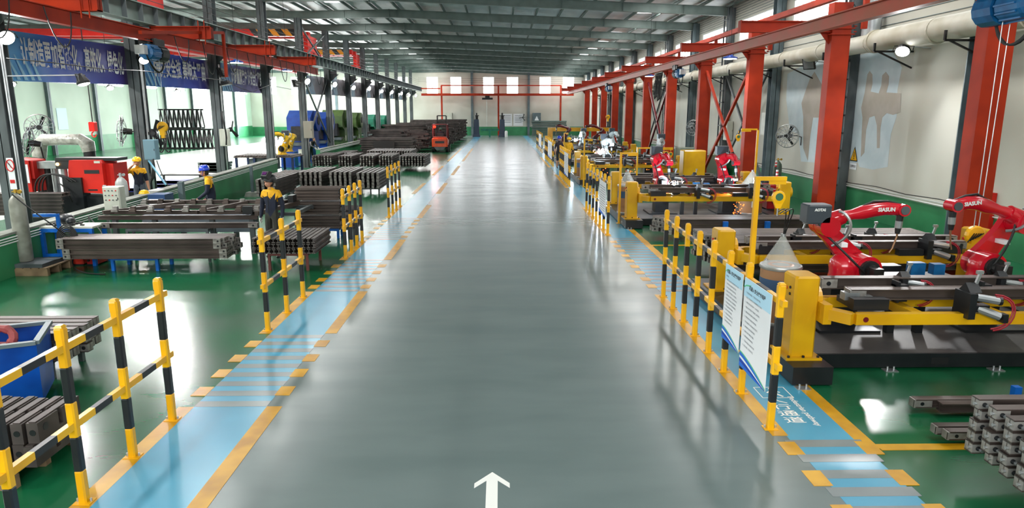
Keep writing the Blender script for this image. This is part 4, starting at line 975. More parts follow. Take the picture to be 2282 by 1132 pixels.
def station(idx, Y, label, x0=3.66, x1=7.95, rob=None, dy=3.55):
    t = thing('welding_station', ((x0+x1)/2, Y+1.8, 0), label, 'machine')
    plinth(t, Y-.05, Y+dy+.8, x0-.22, x1+.35, Y+.5, Y+dy+.35)
    positioner(t, x0, x1, Y+.32, .24, -1)
    positioner(t, x0+.08, x1+.08, Y+dy, .24, 1)
    pd = MB()
    for X in (4.80, 6.82): pd.bx(X-.2, X+.2, Y+1.55, Y+1.95, .22, .80).bx(X-.42, X+.42, Y+1.3, Y+2.2, .205, .24)
    pd.build('robot_pedestal', M_blk, t)
    sp = MB()
    for X in (5.35, 5.75): sp.bx(X-.05, X+.05, Y+1.3, Y+1.4, .205, .8)
    sp.build('support_leg', M_blk, t)
    MB().bx(5.2, 6.4, Y+1.7, Y+1.95, .78, .92).bx(5.6, 5.95, Y+2.2, Y+2.4, .8, .95).build('centre_support', M_blk, t)
    bb = MB().bx(5.74, 5.94, Y+1.62, Y+1.75, .95, 1.12).bx(6.06, 6.22, Y+1.62, Y+1.75, .95, 1.1); bb.build('valve_block', M_blueh, t)
    return t
bkw = dict(grp=None)
# --- station 1, nearest
Y1 = 7.6
st1 = station(1, Y1, 'nearest yellow and black robot welding station on the right')
def beams_on(Y, nm, kf=True):
    a, b = 4.15, 7.55
    workbeam(a+.02, b, Y+.30, .98, .13, 'work beam nearest the aisle side on the front frame of %s' % nm)
    workbeam(a-.02+.1, b+.1, Y+.44, .97, .12, 'work beam just behind the foremost one on the front frame of %s' % nm)
    workbeam(a-.25+.1, b+.1, Y+.68, 1.02, .14, 'rear work beam on the front frame of %s' % nm)
    workbeam(a, b+.1, Y+3.35, .98, .13, 'front work beam on the rear frame of %s' % nm)
    workbeam(a, b+.2, Y+3.75, 1.0, .13, 'rear work beam on the rear frame of %s' % nm)
beams_on(Y1, 'the nearest welding station')
ry = Y1+1.75
def pz(px, py): p = aY(px, py, ry); return (p.x, p.y, p.z)
robot('welding_robot', (4.85, ry, .80), 'glossy red robot arm with dark feeder box, left of the two nearest', M_robr, [pz(1922, 596), pz(1842, 503), pz(1945, 468), pz(2008, 467), pz(1981, 563)], brand=True, feeder=(-.17, 0, .19))
robot('welding_robot', (6.85, ry, .80), 'glossy red robot arm cut by the right frame edge', M_robr, [pz(2196, 590), pz(2274, 497), pz(2175, 452), pz(2125, 458), pz(2120, 556)], brand=True)
wire_drum(3.95, 9.35, .24, 'cardboard wire drum with clear cone behind the near posters')
light_pole(3.29, 8.72, 2.33, 3.66, 'tall yellow pole with a round balancer behind the near posters')
q = MB(); a = aY(1735, 560, 9.35)
for k in range(3): q.tube(bez((3.95+.01*k, 9.35, 1.5), (3.96+.04*k, 9.35, 1.8), (3.9+.07*k, 9.1, 2.0), (3.58+.05*k, 8.75, 1.9)), .008, 5)
tag(q.build('wire_conduit', M_cable), 'thin black wire conduits rising from the near clear cone', 'cable')
# --- station 2
Y2 = 18.65; ry2 = Y2+1.75
st2 = station(2, Y2, 'second welding station, with sparks between its red robots')
beams_on(Y2, 'the second welding station')
def rob_front(x, y, z, label, m, name='welding_robot', mirror=1, group=None, feeder=(.0, .1, .28)):
    return robot(name, (x, y, z), label, m, [(x, y, z+.34), (x-.12*mirror, y+.12, z+.98), (x+.08*mirror, y-.25, z+1.1), (x+.12*mirror, y-.40, z+.92), (x+.2*mirror, y-.75, z+.38)], feeder=feeder, grp=group)
rob_front(4.78, ry2, .8, 'red robot welding with bright sparks at the second station', M_robr)
rob_front(6.75, ry2, .8, 'red robot beside the orange spark shower at the second station', M_robr)
wire_drum(3.72, 20.1, .24, 'cardboard wire drum with clear cone at the second station, aisle side')
wire_drum(7.35, 19.9, .24, 'cardboard wire drum at the wall side of the second station, seen under the frame', r=.33)
light_pole(3.42, 19.6, 2.0, 3.9, 'thin yellow pole at the aisle side of the second station', False)
p = aY(1700, 405, 12.2)
light_pole(aY(1680, 610, 11.9).x-.35, 11.9, 2.05, 5.2, 'spare pole', False) if False else None
light_pole(8.35, 22.4, 2.6, 7.8, 'yellow hanger pole by the wall fan, behind the second station')
# --- station 3..5
Y3 = 30.0
st3 = station(3, Y3, 'third welding station, with the white robots and a bright blue-white arc')
beams_on(Y3, 'the third welding station')
rob_front(4.9, Y3+1.75, .8, 'white robot arm above the bright arc at the third station', M_robw)
rob_front(7.3, Y3+1.75, .8, 'white robot arm at the wall side of the third station', M_robw, mirror=-1)
wire_drum(3.72, Y3+1.3, .24, 'cardboard wire drum at the third station by the aisle', hcone=False)
light_pole(3.55, Y3-.6, 2.0, 3.9, 'thin yellow pole in front of the third station', False); light_pole(5.4, 27.2, 1.75, 6.8, 'yellow pole with a short arm in front of the third station', True)
Y4 = 41.0
st4 = station(4, Y4, 'fourth welding station, lit by blue arc light')
beams_on(Y4, 'the fourth welding station')
rob_front(5.0, Y4+1.75, .8, 'pale robot arm beside the bluish glow at the fourth station', M_robw, mirror=-1)
rob_front(7.0, Y4+1.75, .8, 'pale robot arm at the wall side of the fourth station', M_robw)
light_pole(3.75, Y4+.1, 1.9, 4.0, 'thin yellow pole at the fourth station', False)
Y5 = 52.0
st5 = station(5, Y5, 'farthest welding station, yellow portal with dark red robots')
robot('welding_robot', (4.9, Y5+1.75, .8), 'dark red robot arm reaching left at the farthest station', M_maroon, [(4.9, Y5+1.75, 1.15), (5.3, Y5+1.75, 1.8), (4.6, Y5+1.75, 2.1), (4.3, Y5+1.75, 2.05), (4.2, Y5+1.75, 1.4)])
robot('welding_robot', (7.3, Y5+1.75, .8), 'dark red robot arm by the wall at the farthest station', M_maroon, [(7.3, Y5+1.75, 1.15), (7.9, Y5+1.75, 1.7), (7.2, Y5+1.75, 2.1), (6.6, Y5+1.75, 2.05), (6.5, Y5+1.75, 1.4)])
gt = thing('yellow_portal', (6.2, 56.5, 0), 'yellow portal beam behind the farthest welding station', 'machine')
MB().bx(3.8, 4.2, 56.3, 56.7, 0, 1.9).bx(4.2, 9.2, 56.35, 56.65, 1.6, 1.9).bx(9.0, 9.3, 56.3, 56.7, 0, 1.9).build('portal_frame', M_myel, gt)
MB().bx(3.65, 3.8, 56.2, 56.8, 0, .1).bx(9.3, 9.45, 56.2, 56.8, 0, .1).build('foot', M_blk, gt)
# large yellow cabinet near red column
p0 = aY(1512, 395, 26.3); 
cb = thing('drive_cabinet', (7.3, 26.2, 0), 'plain tall yellow cabinet between the second and third stations', 'cabinet')
MB().bbox(6.9, 7.75, 25.9, 26.5, .05, 1.75, .03).build('body', M_myel, cb); MB().bx(6.85, 7.8, 25.85, 26.55, 0, .05).build('foot', M_blk, cb); MB().bx(6.93, 7.72, 25.885, 25.9, .1, 1.7).build('door', M_myel, cb)
# arcs, sparks and their light
def spark_shower(name, c, n, spread, down, label, m=M_spark, arc_r=0, power=0, col=(.7, .85, 1), seed=1, sz=.012):
    rnd = random.Random(seed); t = thing(name, c, label, 'sparks')
    w = MB()
    for k in range(n):
        a = rnd.uniform(0, 2*PI); r = rnd.random()**.6*spread; dz = (rnd.uniform(-.3, 1)*spread*.55 if not down else -rnd.random()*down)
        q = Vector((c[0]+r*math.cos(a), c[1]+r*.4*math.sin(a), c[2]+dz)); s_ = sz*rnd.uniform(.5, 1.4)
        e = q+Vector((math.cos(a)*s_*2.2*rnd.random(), 0, (rnd.random()-.6)*s_*3)); w.bar(q, e+Vector((0, 0, .004)), s_)
    tag(w.build('spark', m, t), kind='stuff')
    if arc_r: MB().ball(c, arc_r, n=12).build('arc', M_arc, t)
    if power:
        l = bpy.data.lights.new('arc_light', 'POINT'); l.energy = power; l.color = col; l.shadow_soft_size = .06; lo = bpy.data.objects.new('arc_light', l); COL.objects.link(lo); lo.location = Vector((0, -.12, .10)); lo.parent = t
sc2 = aY(1500, 418, ry2-.78)
spark_shower('welding_sparks', sc2, 130, .36, 0, 'white and red welding sparks at the left red robot of the second station', M_sparkw, .05, 90, seed=3, sz=.010)
spark_shower('falling_sparks', aY(1645, 445, Y2+.3), 32, .17, .50, 'orange sparks falling below the frame of the second station', M_spark, 0, 12, (1, .5, .2), seed=5, sz=.014)
spark_shower('welding_sparks', aY(1637, 402, ry2-.9), 14, .1, 0, 'small bluish arc at the right red robot of the second station', M_arc, .02, 30, seed=8)
spark_shower('welding_sparks', aY(1338, 340, Y3+.7), 80, .32, 0, 'large blue-white welding arc at the third station', M_sparkw, .09, 160, seed=9, sz=.013)
spark_shower('falling_sparks', aY(1400, 362, Y3+.1), 26, 1.3, .5, 'scattered red sparks below the third station', M_spark, 0, 0, seed=11, sz=.022)
spark_shower('welding_sparks', aY(1282, 312, Y4+.7), 16, .3, 0, 'pale blue welding glow at the fourth station', M_arc, .09, 160, (.6, .85, 1), seed=12, sz=.015)

# ================================================================ STACKS OF STEEL BEAMS
PROTO = {}
def beam_proto(kind, L, s, m, ends, axis):
    key = (kind, round(L, 2), s, axis)
    if key in PROTO: return copy_tree(PROTO[key])
    t = thing('steel_beam', (0, 0, 0), '', 'beam'); d = (lambda a, b, c: (a, b, c)) if axis == 'x' else (lambda a, b, c: (b, a, c))
    w = MB(); zc = s/2
    if kind == 'h': w.hsec(d(-L/2, 0, zc), d(L/2, 0, zc), s*.96, s*.96, .012, .01)
    if kind == 'i': w.hsec(d(-L/2, 0, zc), d(L/2, 0, zc), s*.75, s*.96, .010, .012)
    if kind == 'p': w.box((0, 0, zc), (L, s*1.6, s*.35) if axis == 'x' else (s*1.6, L, s*.35)); w.box((0, 0, zc), (L, .012, s*.9) if axis == 'x' else (.012, L, s*.9))
    w.build('section', m, t)
    if ends:
        e = MB(); q = s*.47
        for sg in (-1, 1):
            c = d(sg*(L/2-.006), 0, zc)
            if ends == 'plate':
                e.box(c, (.014, 2*q, 2*q) if axis == 'x' else (2*q, .014, 2*q)); e.box(d(sg*(L/2-.07), -q, zc), (.15, .012, 2*q) if axis == 'x' else (.012, .15, 2*q))
            elif ends == 'square': e.box(c, (.02, 1.7*q, 1.85*q) if axis == 'x' else (1.7*q, .02, 1.85*q)) if sg < 0 else None
            elif ends == 'block': e.box(d(sg*(L/2-.06), 0, zc), (.12, 2*q, 2*q) if axis == 'x' else (2*q, .12, 2*q))
            elif ends == 'bright':
                e.slot(0); z0, z1 = .012, s-.012; e.box(c, (.006, .016, s*.8) if axis == 'x' else (.016, .006, s*.8)); e.box((c[0], c[1], .01), (.006, s*.72, .016) if axis == 'x' else (s*.72, .006, .016)); e.box((c[0], c[1], s-.01), (.006, s*.72, .016) if axis == 'x' else (s*.72, .006, .016))
        e.build('end_plate', M_end, t)
        if ends in ('plate', 'block'):
            h = MB()
            for sg in (-1, 1):
                if axis == 'x': h.cyl((sg*(L/2-.05), -q-.009, zc), (sg*(L/2-.05), -q-.002, zc), s*.2, n=10); h.cyl((sg*L/2, 0, zc), (sg*(L/2+.004), 0, zc), s*.2, n=10) if ends == 'plate' else None
                else: h.cyl((0, sg*L/2, zc), (0, sg*(L/2+.004), zc), s*.2, n=10)
            h.build('bolt_hole', M_blk, t)
            if ends == 'block': MB().cyl((-L/2-.02, -q*.3, zc), (-L/2+.0, -q*.3, zc), .014, n=8).cyl((-L/2+.07, -q-.035, zc-.01), (-L/2+.07, -q-.002, zc-.01), .016, n=8).build('bolt', M_silver, t)
    PROTO[key] = t; return t
LAYW = {0: 'bottom', 1: 'second', 2: 'third', 3: 'fourth', 4: 'fifth', 5: 'sixth', 6: 'seventh', 7: 'eighth', 8: 'ninth', 9: 'tenth', 10: 'eleventh', 11: 'twelfth'}
def stack(kind, axis, x0, x1, y0, nrow, nlay, s, z0, label, group, m=M_beam, ends='plate', jit=.03, seed=1, gap=1.02, slope=0., skip=None, zg=1.0, tiers=None, single=None):
    """axis x: beams from x0 to x1, rows stepping back in Y from y0.  axis y: beams from y0 to y0+L ( x1 ), rows stepping in X.
    single(r, l) False: hidden or tiny ones, joined into one stuff object"""
    rnd = random.Random(seed); rest = MB()
    for r in range(nrow):
        for l in range(nlay):
            j = rnd.uniform(-jit, jit)
            if skip and skip(r, l): continue
            L = (x1-x0) if axis == 'x' else x1
            z = z0+l*s*zg
            if tiers: z += (l//tiers[0])*tiers[1]
            loc = ((x0+x1)/2+j+slope*r, y0+r*s*gap+s/2, z) if axis == 'x' else (x0+r*s*gap+s/2, y0+L/2+j+slope*r, z)
            if single and not single(r, l):
                d = Vector((L/2, 0, 0)) if axis == 'x' else Vector((0, L/2, 0)); c = Vector(loc)+Vector((0, 0, s/2)); rest.slot(0).hsec(c-d, c+d, s*.94, s*.94, .012, .01)
                if ends:
                    rest.slot(1)
                    for sg in (-1, 1): rest.box(c+d*sg, (.016, s*.9, s*.9) if axis == 'x' else (s*.9, .016, s*.9))
                continue
            b = beam_proto(kind, L, s, m, ends, axis); b.location = loc
            lay = 'top' if l == nlay-1 else LAYW[l]; row = ('front' if r == 0 else 'back' if r == nrow-1 else LAYW.get(r)) if axis == 'x' else ('leftmost' if r == 0 else 'rightmost' if r == nrow-1 else LAYW.get(r))
            b['label'] = '%s, %s layer, %s %s' % (label, lay, row, 'row' if axis == 'x' else 'column'); b['group'] = group
    if rest.f: tag(rest.build1('steel_beams', [m, M_end]), 'remaining beams deeper inside: ' + group if False else group+', inner ones', 'beams', None, 'stuff')
def stand(name, x0, x1, y0, y1, z, m, label, w=.06, h=None):
    t = thing(name, ((x0+x1)/2, (y0+y1)/2, 0), label, 'stand'); fr = MB()
    for X in (x0, x1): fr.bx(X-w/2, X+w/2, y0, y1, z-w, z)
    for Y in (y0, y1): fr.bx(x0-w/2, x1+w/2, Y-w/2, Y+w/2, z-w, z)
    fr.build('frame', m, t)
    for X in (x0, x1):
        for Y in (y0, y1): MB().bx(X-w/2, X+w/2, Y-w/2, Y+w/2, 0, z-w).build('leg', m, t)
    return t
# L1: big stack left of centre, on a blue trestle
stand('blue_trestle', -7.95, -7.05, 13.75, 14.35, .28, M_blues, 'blue trestle under the long beam stack on the left')
stack('h', 'x', -8.87, -5.60, 13.55, 7, 4, .103, .285, 'long brown beam on the blue trestle', 'beams stacked on the blue trestle', jit=.06, seed=2, slope=.012, skip=lambda r, l: r == 6 and l == 3)
workbeam(-8.60, -5.25, 14.62, .74, .115, 'single long beam lying behind the stack on the blue trestle')
stand('grey_trestle', -8.0, -6.3, 14.5, 14.75, .735, M_dsteel, 'dark trestle under the single beam behind the big left stack', .05)
# L0: foreground-left stack
stand('dark_trestle', -6.9, -5.5, 7.95, 8.55, .25, M_dsteel, 'dark low trestle under the stack at the left frame edge')
stack('h', 'x', -8.4, -5.2, 7.85, 5, 3, .118, .255, 'blocky-ended beam at the left frame edge', 'beams stacked at the left frame edge', ends='block', seed=4, jit=.05, gap=1.3)
# L2: I-beam stack beside second fence
stand('red_trestle', -4.75, -3.98, 13.72, 14.7, .36, mat('red_brown_paint', (.38, .17, .15), .6), 'red-brown trestle under the I-beam stack with bright ends', .05)
stack('i', 'y', -5.06, 1.32, 13.6, 13, 3, .098, .37, 'bright-ended I-beam beside the second fence', 'I-beams with bright ends beside the second fence', m=M_beamd, ends='bright', seed=5, jit=.02, zg=1.12)
# L3: three-tier block behind it
stand('blue_trestle', -5.05, -4.2, 17.35, 17.75, .25, M_blues, 'small blue trestle under the three-tier beam block', .06)
stack('p', 'x', -5.22, -4.12, 17.25, 5, 12, .078, .26, 'short beam in the three-tier block', 'beams in the three-tier block', m=M_beam, ends=None, seed=6, jit=.012, gap=1.7, tiers=(4, .055), single=lambda r, l: r == 0 or l == 11)
stack('p', 'x', -4.05, -3.62, 17.1, 4, 5, .085, .30, 'short dark beam behind the third fence', 'beams behind the third fence', m=M_beamd, ends='bright', seed=7, jit=.05, gap=1.7, tiers=(2, .05))
stand('dark_trestle', -3.98, -3.75, 17.15, 17.6, .295, M_dsteel, 'dark trestle under the low pile behind the third fence', .05)
# row of bundles along Y
for i, (x, y, n, nl) in enumerate(((-9.25, 26.9, 5, 4), (-8.60, 24.0, 4, 5), (-7.95, 27.0, 5, 5), (-6.78, 27.0, 5, 5), (-5.62, 26.6, 5, 5))):
    nm = ['leftmost', 'second', 'third', 'fourth', 'rightmost'][i]
    stand('dark_trestle', x+.1, x+n*.19-.15, y+.3, y+2.3, .25, M_dsteel, 'dark trestle under the %s bundle of the nearer bundle row' % nm, .06)
    rs = random.Random(i)
    stack('h', 'y', x, 2.6, y, n, nl, .122, .255, 'H-beam in the %s bundle of the nearer row' % nm, '%s bundle in the nearer row of beam bundles' % nm, m=M_beamd, ends='square', seed=20+i, jit=.05, gap=1.55)
# second row and the far heaps: past the countable limit, real geometry joined as stuff
def heap(name, specs, label, m, cat='beams'):
    w = MB(); rnd = random.Random(5)
    for (axis, x0, x1, y0, y1, z0, z1, s, jit) in specs:
        if axis == 'y':
            x = x0
            while x < x1:
                z = z0
                while z < z1:
                    j = rnd.uniform(-jit, jit); w.slot(0).bx(x+.008, x+s*.80, y0+j, y1+j, z+.1*s, z+s*.9); w.slot(1); w.bx(x+s*.1, x+s*.74, y0+j-.01, y0+j, z+s*.12, z+s*.88) if rnd.random() < .7 else None
                    z += s
                x += s*1.35
        else:
            y = y0
            while y < y1:
                z = z0; k = 0
                while z < z1-(.25*rnd.random()*jit*6):
                    j = rnd.uniform(-jit, jit)+(jit*.8 if k % 2 else -jit*.8); w.slot(0).bx(x0+j, x1+j, y+.01+.12*s, y+s*2.0, z+s*.04, z+s*.72).slot(0).bx(x0+j, x1+j, y+s*.9, y+s*1.1, z+s*.7, z+s); w.slot(1).bx(x1+j, x1+j+.006, y+.05, y+s*1.9, z+s*.2, z+s*.55)
                    z += s; k += 1
                y += s*2.15
    w.slot(0); o = w.build(name, [m, M_end], fix=False); return tag(o, label, cat, None, 'stuff')
heap('steel_beams', [('y', -10.3, -9.3, 37.5, 40.5, .25, .78, .12, .05), ('y', -8.8, -8.0, 37.2, 40.4, .25, .78, .12, .05), ('y', -7.65, -6.85, 37.2, 40.2, .25, .84, .12, .05), ('y', -6.65, -5.9, 37.4, 40.2, .25, .84, .12, .05), ('y', -5.5, -4.15, 37.0, 40.0, .25, .82, .12, .04), ('y', -10.2, -9.3, 42, 45, .25, .7, .12, .05), ('y', -8.2, -5.6, 42, 45, .25, .75, .12, .06)], 'farther row of dark beam bundles lying on trestles behind the nearer bundle row', M_beamd)
heap('steel_beams', [('x', -10.1, -6.3, 49.5, 52.0, .2, 1.3, .16, .12), ('x', -10.2, -7.6, 54, 57, .2, 1.8, .16, .2), ('x', -7.7, -6.2, 55, 58, .2, 1.5, .16, .2), ('x', -10.2, -6.5, 60, 63, .2, 2.0, .17, .2), ('x', -10.2, -6.6, 68, 71, .2, 2.1, .17, .2), ('x', -6.5, -4.5, 60.5, 62, .2, 1.45, .16, .15), ('x', -6.6, -4.4, 65, 66.5, .2, 1.7, .17, .15), ('x', -7.6, -4.3, 71, 73, .2, 2.05, .17, .12), ('x', -7.6, -4.3, 77, 79, .2, 2.1, .17, .12), ('x', -7.6, -4.3, 83, 85.5, .2, 2.15, .17, .1), ('x', -10.2, -7.7, 78, 82, .2, 2.15, .17, .1)], 'huge heap of dark stacked steel beams at the far left around the forklift', M_beamd)
tag(MB().bx(-10.2, -6.4, 49.2, 49.3, .0, .2).bx(-10.2, -6.4, 51.6, 51.7, 0, .2).build('support_rail', M_dsteel), 'dark support rails under the front of the huge far beam heap', 'stand')
tag(MB().bx(-9.1, -7.6, 49.2, 49.26, .62, 1.12).bx(-9.1, -7.6, 49.2, 49.26, .2, .55).build('cover_plate', mat('plate_dark', (.2, .18, .18), .7)), 'two dark flat plates leaning on the front of the far beam heap', 'plate')
# R0: right foreground stack (block ends) and loose beams
stand('dark_trestle', 5.2, 7.6, 4.9, 5.6, .245, M_dsteel, 'dark trestle under the block-ended stack at lower right')
stack('h', 'x', 4.12, 8.2, 4.62, 5, 5, .103, .25, 'block-ended beam at the lower right corner', 'block-ended beams at the lower right corner', m=M_beam, ends='block', seed=31, jit=.025, gap=2.0, slope=.005)
stand('blue_trestle', 5.7, 7.8, 6.15, 6.9, .05, M_blues, 'low blue trestle with pegs under the loose beams at right')
MBp = MB().bx(5.62, 5.70, 6.92, 6.99, 0, .24); tag(MBp.build('blue_peg', M_blues), 'blue upright peg beside the loose beams at right', 'peg')
workbeam(4.45, 8.2, 6.86, .055, .10, 'loose beam with a bare square end, farther of the loose ones at right')
workbeam(4.66, 8.2, 6.74, .055, .10, 'loose brown beam right in front of the farthest loose one', end=False)
workbeam(4.30, 8.0, 6.24, .055, .09, 'loose dark beam on the yellow floor line, rear of its pair')
workbeam(4.34, 8.0, 6.12, .055, .09, 'loose dark beam on the yellow floor line, front of its pair')
# stack between station 1 and 2
stand('dark_trestle', 5.0, 8.4, 12.6, 14.1, .25, M_dsteel, 'dark trestle under the wide beam stack behind the nearest station')
stack('h', 'x', 4.15, 8.75, 12.45, 12, 5, .108, .252, 'long beam behind the nearest station', 'beams in the wide stack behind the nearest station', seed=33, jit=.05, gap=1.28, slope=-.01, single=lambda r, l: l == 4 or r < 3)
# stack before station 2
stand('blue_trestle', 5.6, 6.9, 16.7, 17.3, .17, M_blues, 'blue trestle with two pegs in front of the second station')
tag(MB().bx(5.5, 5.62, 16.6, 16.68, 0, .52).build('blue_peg', M_blues), 'blue peg in front of the second station, left of its pair', 'peg')
tag(MB().bx(6.55, 6.67, 16.6, 16.68, 0, .52).build('blue_peg', M_blues), 'blue peg in front of the second station, right of its pair', 'peg')
stack('h', 'x', 4.1, 7.9, 16.72, 5, 3, .13, .175, 'dark beam before the second station', 'beams in front of the second station', seed=34, jit=.08, slope=-.05, gap=1.25)
# grey racks by far wall
stack('p', 'x', 3.9, 8.3, 88.5, 2, 8, .24, .1, 'grey rack panel by the far wall', 'grey rack panels by the far wall', m=M_steel, ends=None, seed=35, jit=.1, skip=lambda r, l: r > 0 and l < 7)
stack('h', 'x', 4.6, 8.4, 27.2, 3, 4, .14, .2, 'dark beam before the third station', 'beams before the third station', m=M_beamd, seed=36, jit=.1)
stand('dark_trestle', 5.2, 7.9, 27.25, 27.6, .195, M_dsteel, 'dark trestle under the pile before the third station')
# plates on a pallet, blue bin at the lower left corner
def pallet(x0, x1, y0, y1, label, h=.12):
    t = thing('wooden_pallet', ((x0+x1)/2, (y0+y1)/2, 0), label, 'pallet'); n = 6
    for k in range(n): a = x0+(x1-x0)*k/n; MB().bx(a+.012, a+(x1-x0)/n-.012, y0, y1, h-.02, h).build('plank', M_wood, t)
    for yy in (y0, (y0+y1)/2-.04, y1-.08): MB().bx(x0, x1, yy, yy+.08, 0, h-.02).build('bearer', M_wood, t)
    return t
pallet(-5.35, -4.2, 5.4, 6.3, 'wooden pallet under the slotted steel plates at lower left', .14)
pk = None; rs = random.Random(3)
for l in range(2):
    for k in range(9):
        if pk is None:
            pk = thing('slotted_plate', (0, 0, 0), '', 'plate')
            MB().bx(-.05, .05, -.30, .30, 0, .045).bx(-.05, .05, -.30, -.02, .045, .19).bx(-.05, .05, .04, .30, .045, .19).bx(-.03, .03, -.29, .29, .19, .2).build('body', M_beamd, pk)
            MB().cyl((.05, -.2, .12), (.054, -.2, .12), .035, n=12).cyl((.05, .2, .12), (.054, .2, .12), .035, n=12).cyl((0, -.304, .1), (0, -.30, .1), .028, n=12).build('hole', M_blk, pk); o = pk
        else: o = copy_tree(pk)
        o.location = (-5.13+.125*k+(.02*l), 5.86+rs.uniform(-.04, .04), .14+l*.202); o['label'] = 'slotted steel plate on the lower left pallet, %s layer, %s from the left' % (['lower', 'upper'][l], ['first', 'second', 'third', 'fourth', 'fifth', 'sixth', 'seventh', 'eighth', 'ninth'][k]); o['group'] = 'slotted plates on the lower left pallet'
t = thing('scrap_bin', (-5.0, 7.05, 0), 'open blue steel bin at the left edge with a red sleeve in it', 'bin')
w = MB(); x0, x1, y0, y1 = -6.2, -5.0, 7.05, 7.85
w.add([(x0, y0+.1, .06), (x1-.03, y0+.1, .06), (x1, y0, .76), (x0, y0, .76), (x0, y1, .06), (x1-.03, y1, .06), (x1, y1, .76), (x0, y1, .76)], [(0, 1, 2, 3), (5, 4, 7, 6), (1, 5, 6, 2), (4, 0, 3, 7), (0, 4, 5, 1)])
w.build('shell', mat('bin_blue', (.04, .30, .66), .35, col2=(.03, .24, .56), nscale=3), t)
MB().bar((x0, y0, .77), (x1, y0, .77), .06, .04).bar((x1, y0, .77), (x1, y1, .77), .06, .04).bar((x0, y1, .77), (x1, y1, .77), .06, .04).bar((x0, y0, .77), (x0, y1, .77), .06, .04).build('rim', M_bsteel, t)
MB().bx(x0+.1, x0+.2, y0+.15, y1-.1, 0, .06).bx(x1-.2, x1-.1, y0+.15, y1-.1, 0, .06).build('skid', M_blk, t); t.rotation_euler = (0, 0, math.radians(24))
tag(MB().tube([(-5.55+.15*math.cos(a), 7.28+.05*math.sin(a), .74+.10*math.sin(a)) for a in [2*PI*i/16 for i in range(16)]], [.045+.012*math.sin(3*i) for i in range(16)], 8, closed=True).bx(-5.7, -5.4, 7.2, 7.4, .50, .66).build('red_sleeve', mat('dusty_red', (.60, .25, .24), .6, col2=(.5, .2, .2), nscale=6), smooth=False), 'dusty red ring-shaped sleeve lying in the blue bin', 'sleeve')

# ================================================================ LEFT SIDE: TOOLS, JIG, MACHINES OF THE LEFT HALL
def gas(x, y, z, r, h, m, label, cap=M_silver, text_=None, red=False):
    t = thing('gas_cylinder', (x, y, z), label, 'cylinder')
    MB().lathe((x, y, z), [(r*.9, 0), (r, .02), (r, h*.80), (r*.9, h*.87), (r*.5, h*.93), (r*.22, h*.95), (r*.22, h*.97)], 20).build('bottle', m, t, smooth=True)
    MB().cyl((x, y, z+h*.96), (x, y, z+h), .03, n=8).cyl((x-.07, y, z+h*.985), (x+.07, y, z+h*.985), .014, n=6).cyl((x+.1, y-.01, z+h*.99), (x+.1, y-.04, z+h*.99), .04, n=12).cyl((x, y, z+h), (x, y, z+h+.03), .035, n=10).build('valve', cap, t)
    if text_:
        for k, ch in enumerate(text_): text('lettering', ch, .13, frame_M((x+.02, y-r-.004, z+h*(.62-.16*k)), (1, 0, 0), (0, 0, 1)), M_blk if k else M_label_r, t, bold=.003)
    return t
gas(-9.62, 13.62, .24, .145, 1.42, mat('cylinder_grey', (.62, .62, .58), .5, .2, col2=(.50, .50, .46), nscale=4), 'tall scuffed grey gas cylinder on the pallet at the left edge', cap=mat('brass', (.75, .6, .25), .3, .8))
t = pallet(-9.95, -9.0, 13.3, 14.1, 'worn wooden pallet under the gas cylinder at the left edge', .16); MB().bx(-9.95, -9.1, 13.32, 14.0, .16, .235).build('steel_plate', M_dsteel, t)
# blue workbench with coil and two red welders
t = thing('blue_workbench', (-9.35, 14.6, 0), 'blue steel workbench with clutter against the low green wall', 'workbench')
MB().bx(-9.65, -8.55, 14.2, 14.75, .80, .84).build('top', M_offw, t)
for X in (-9.62, -8.6):
    for Y in (14.23, 14.7): MB().bx(X-.035, X+.035, Y-.035, Y+.035, 0, .8).build('leg', M_blues, t)
MB().bx(-9.62, -8.6, 14.2, 14.26, .72, .8).bx(-9.62, -8.6, 14.2, 14.26, .2, .26).bx(-9.25, -9.19, 14.15, 14.2, .1, 1.12).bx(-9.7, -9.2, 14.13, 14.2, 1.06, 1.12).build('cross_rail', M_blues, t)
cl = MB(); rs = random.Random(9)
for k in range(16): a = rs.uniform(-9.5, -8.7); b = rs.uniform(14.25, 14.7); cl.box((a, b, .855+rs.random()*.03), (rs.uniform(.03, .12), .04, .03))
tag(cl.build('hand_tools', M_blkm), 'small dark tools scattered on the blue workbench', 'tools', None, 'stuff')
tag(MB().ball((-9.25, 14.5, .95), .14, (1.2, .9, .9), 10).ball((-9.12, 14.42, .92), .1, (1, 1, .9), 8).build('black_mask', M_blk, smooth=True), 'black welding mask lying on the blue workbench', 'mask')
coil = MB(); rs = random.Random(4)
for k in range(7):
    R0 = .26-.012*k; coil.tube([(-8.93+R0*.82*math.cos(a)+.01*k, 13.95-.012*k, .62+R0*1.15*math.sin(a)-.02*k) for a in [2*PI*i/26 for i in range(26)]], .014, 6, closed=True)
tag(coil.build('hose_coil', M_rub), 'big loose coil of dark hose hanging on the blue workbench', 'hose')
